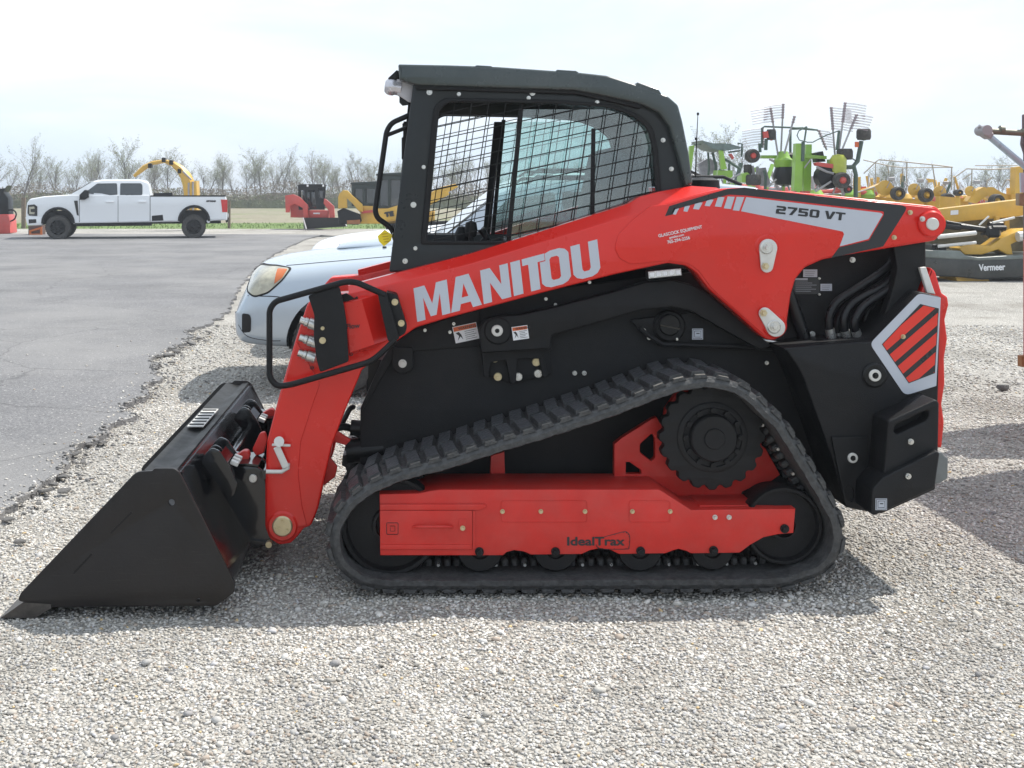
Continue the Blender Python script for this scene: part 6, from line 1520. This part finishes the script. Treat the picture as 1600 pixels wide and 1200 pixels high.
g = MB(); g.box((4.98, 1.62, 1.38), (2.1, 1.45, 1.5), None, .10); g.build('shadow_body', R2, RM)  # unseen body added to cast the shadow at the right edge
wheel(RM, (4.75, .86, .5), .5, .34, TYRE, GRY, 0, .55, -1)  # unseen wheel added along with the shadow-casting body
slab('machine_body', fillet(rr((1720,240),(2000,240),(2000,560),(1720,560)), .03), YR+.05, .7, R2, RM, bev=.03)

# ---------------- low clutter of further implements behind the rakes
def tedder(label, px0, px1, ytop, ybot, Y, m1, m2, seed, group):
    rs = random.Random(seed); t = thing('hay_tedder', label, 'hay tedder', (P((px0+px1)/2, 300, Y)[0], Y, 0), group)
    n = 4
    for k in range(n):
        px = px0+(px1-px0)*(k+.5)/n; c = P3(px, ybot-8, Y+rs.uniform(-.3,.3)); c.z = max(c.z, .75)
        g = MB(); g.lathe(c, [(.0001,-.12),(.16,-.1),(.2,0),(.12,.12),(.0001,.14)], 16, axis='Z'); g.cyl((c.x, c.y, .3), c, .04, None, 8); g.build('rotor_hub', m2, t)
        g = MB()
        for j in range(6):
            a = rs.uniform(0, .4)+j*PI/3; d = Vector((math.cos(a), .4*math.sin(a), .8*math.sin(a))); e = c+d*.72
            if e.z > .2: g.tube([c, e], .018, 5); g.tube([e, e+Vector((.06,-.1,-.22))], .008, 4); g.tube([e, e+Vector((-.04,-.1,-.24))], .008, 4)
        g.build('rotor_arms', GRY, t)
        w = MB(); q = Vector((c.x+.1, c.y, .24)); w.lathe(q, [(.10,-.08),(.2,-.1),(.24,-.05),(.24,.05),(.2,.1),(.1,.08),(.0001,.02)], 20); w.build('tyre', TYRE, t)
    g = MB(); g.tube([P3(px0, ybot-10, Y), P3((px0+px1)/2, ybot-14, Y), P3(px1, ybot-9, Y)], .06, 8); g.build('main_tube', m1, t)
    for k in range(5):
        a = px0+(px1-px0)*rs.random(); g = MB(); g.tube([P3(a, ybot-10, Y), P3(a+rs.uniform(-14,14), ytop+rs.uniform(0,14), Y+rs.uniform(-.2,.4))], rs.uniform(.03,.06), 8); g.build('brace', rs.choice((m1, m1, GRY, GD2)), t)
    for k in range(3):
        a = px0+(px1-px0)*rs.random(); b = rs.uniform(ytop+8, ybot-6); w = rs.uniform(6,16)
        slab('guard_plate', PP([(a,b),(a+w,b+rs.uniform(-3,3)),(a+w+2,b+5),(a+1,b+7)], Y+.2), Y+.2, .04, rs.choice((m1, m2, WHTD)), t)
tedder('lime green tedder low behind the left part of the green rakes', 1092, 1200, 252, 303, 26.5, G2, R2, 1, 'hay tedders behind the green rakes')
tedder('grey and red tedder low between the two green rakes', 1195, 1285, 258, 308, 27.5, GRY, R2, 2, 'hay tedders behind the green rakes')
tedder('red armed tedder low behind the two square green beams', 1262, 1370, 262, 312, 25.8, R2, G2, 4, 'hay tedders behind the green rakes')
tedder('yellow tedder low behind the first yellow wheel rake', 1352, 1452, 268, 318, 28.5, Y2, Y2, 7, 'yellow tedders behind the wheel rakes')
tedder('yellow tedder low behind the curved yellow arm at right', 1450, 1575, 272, 322, 29.5, Y2, R2, 9, 'yellow tedders behind the wheel rakes')
# ================================================================== AIR
m = bpy.data.materials.new('haze'); m.use_nodes = True; nt = m.node_tree; nt.nodes.remove(nt.nodes['Principled BSDF'])
v = nt.nodes.new('ShaderNodeVolumePrincipled'); v.inputs['Color'].default_value = (.86,.92,1,1); v.inputs['Density'].default_value = .0013; v.inputs['Anisotropy'].default_value = .3
nt.links.new(v.outputs[0], nt.nodes['Material Output'].inputs['Volume'])
g = MB(); g.box((0, 740, 6.0), (1860, 1620, 14.2)); o = g.build('haze', m, None, smooth=False); o['kind'] = 'stuff'; o['label'] = 'thin pale spring haze over the far trees'
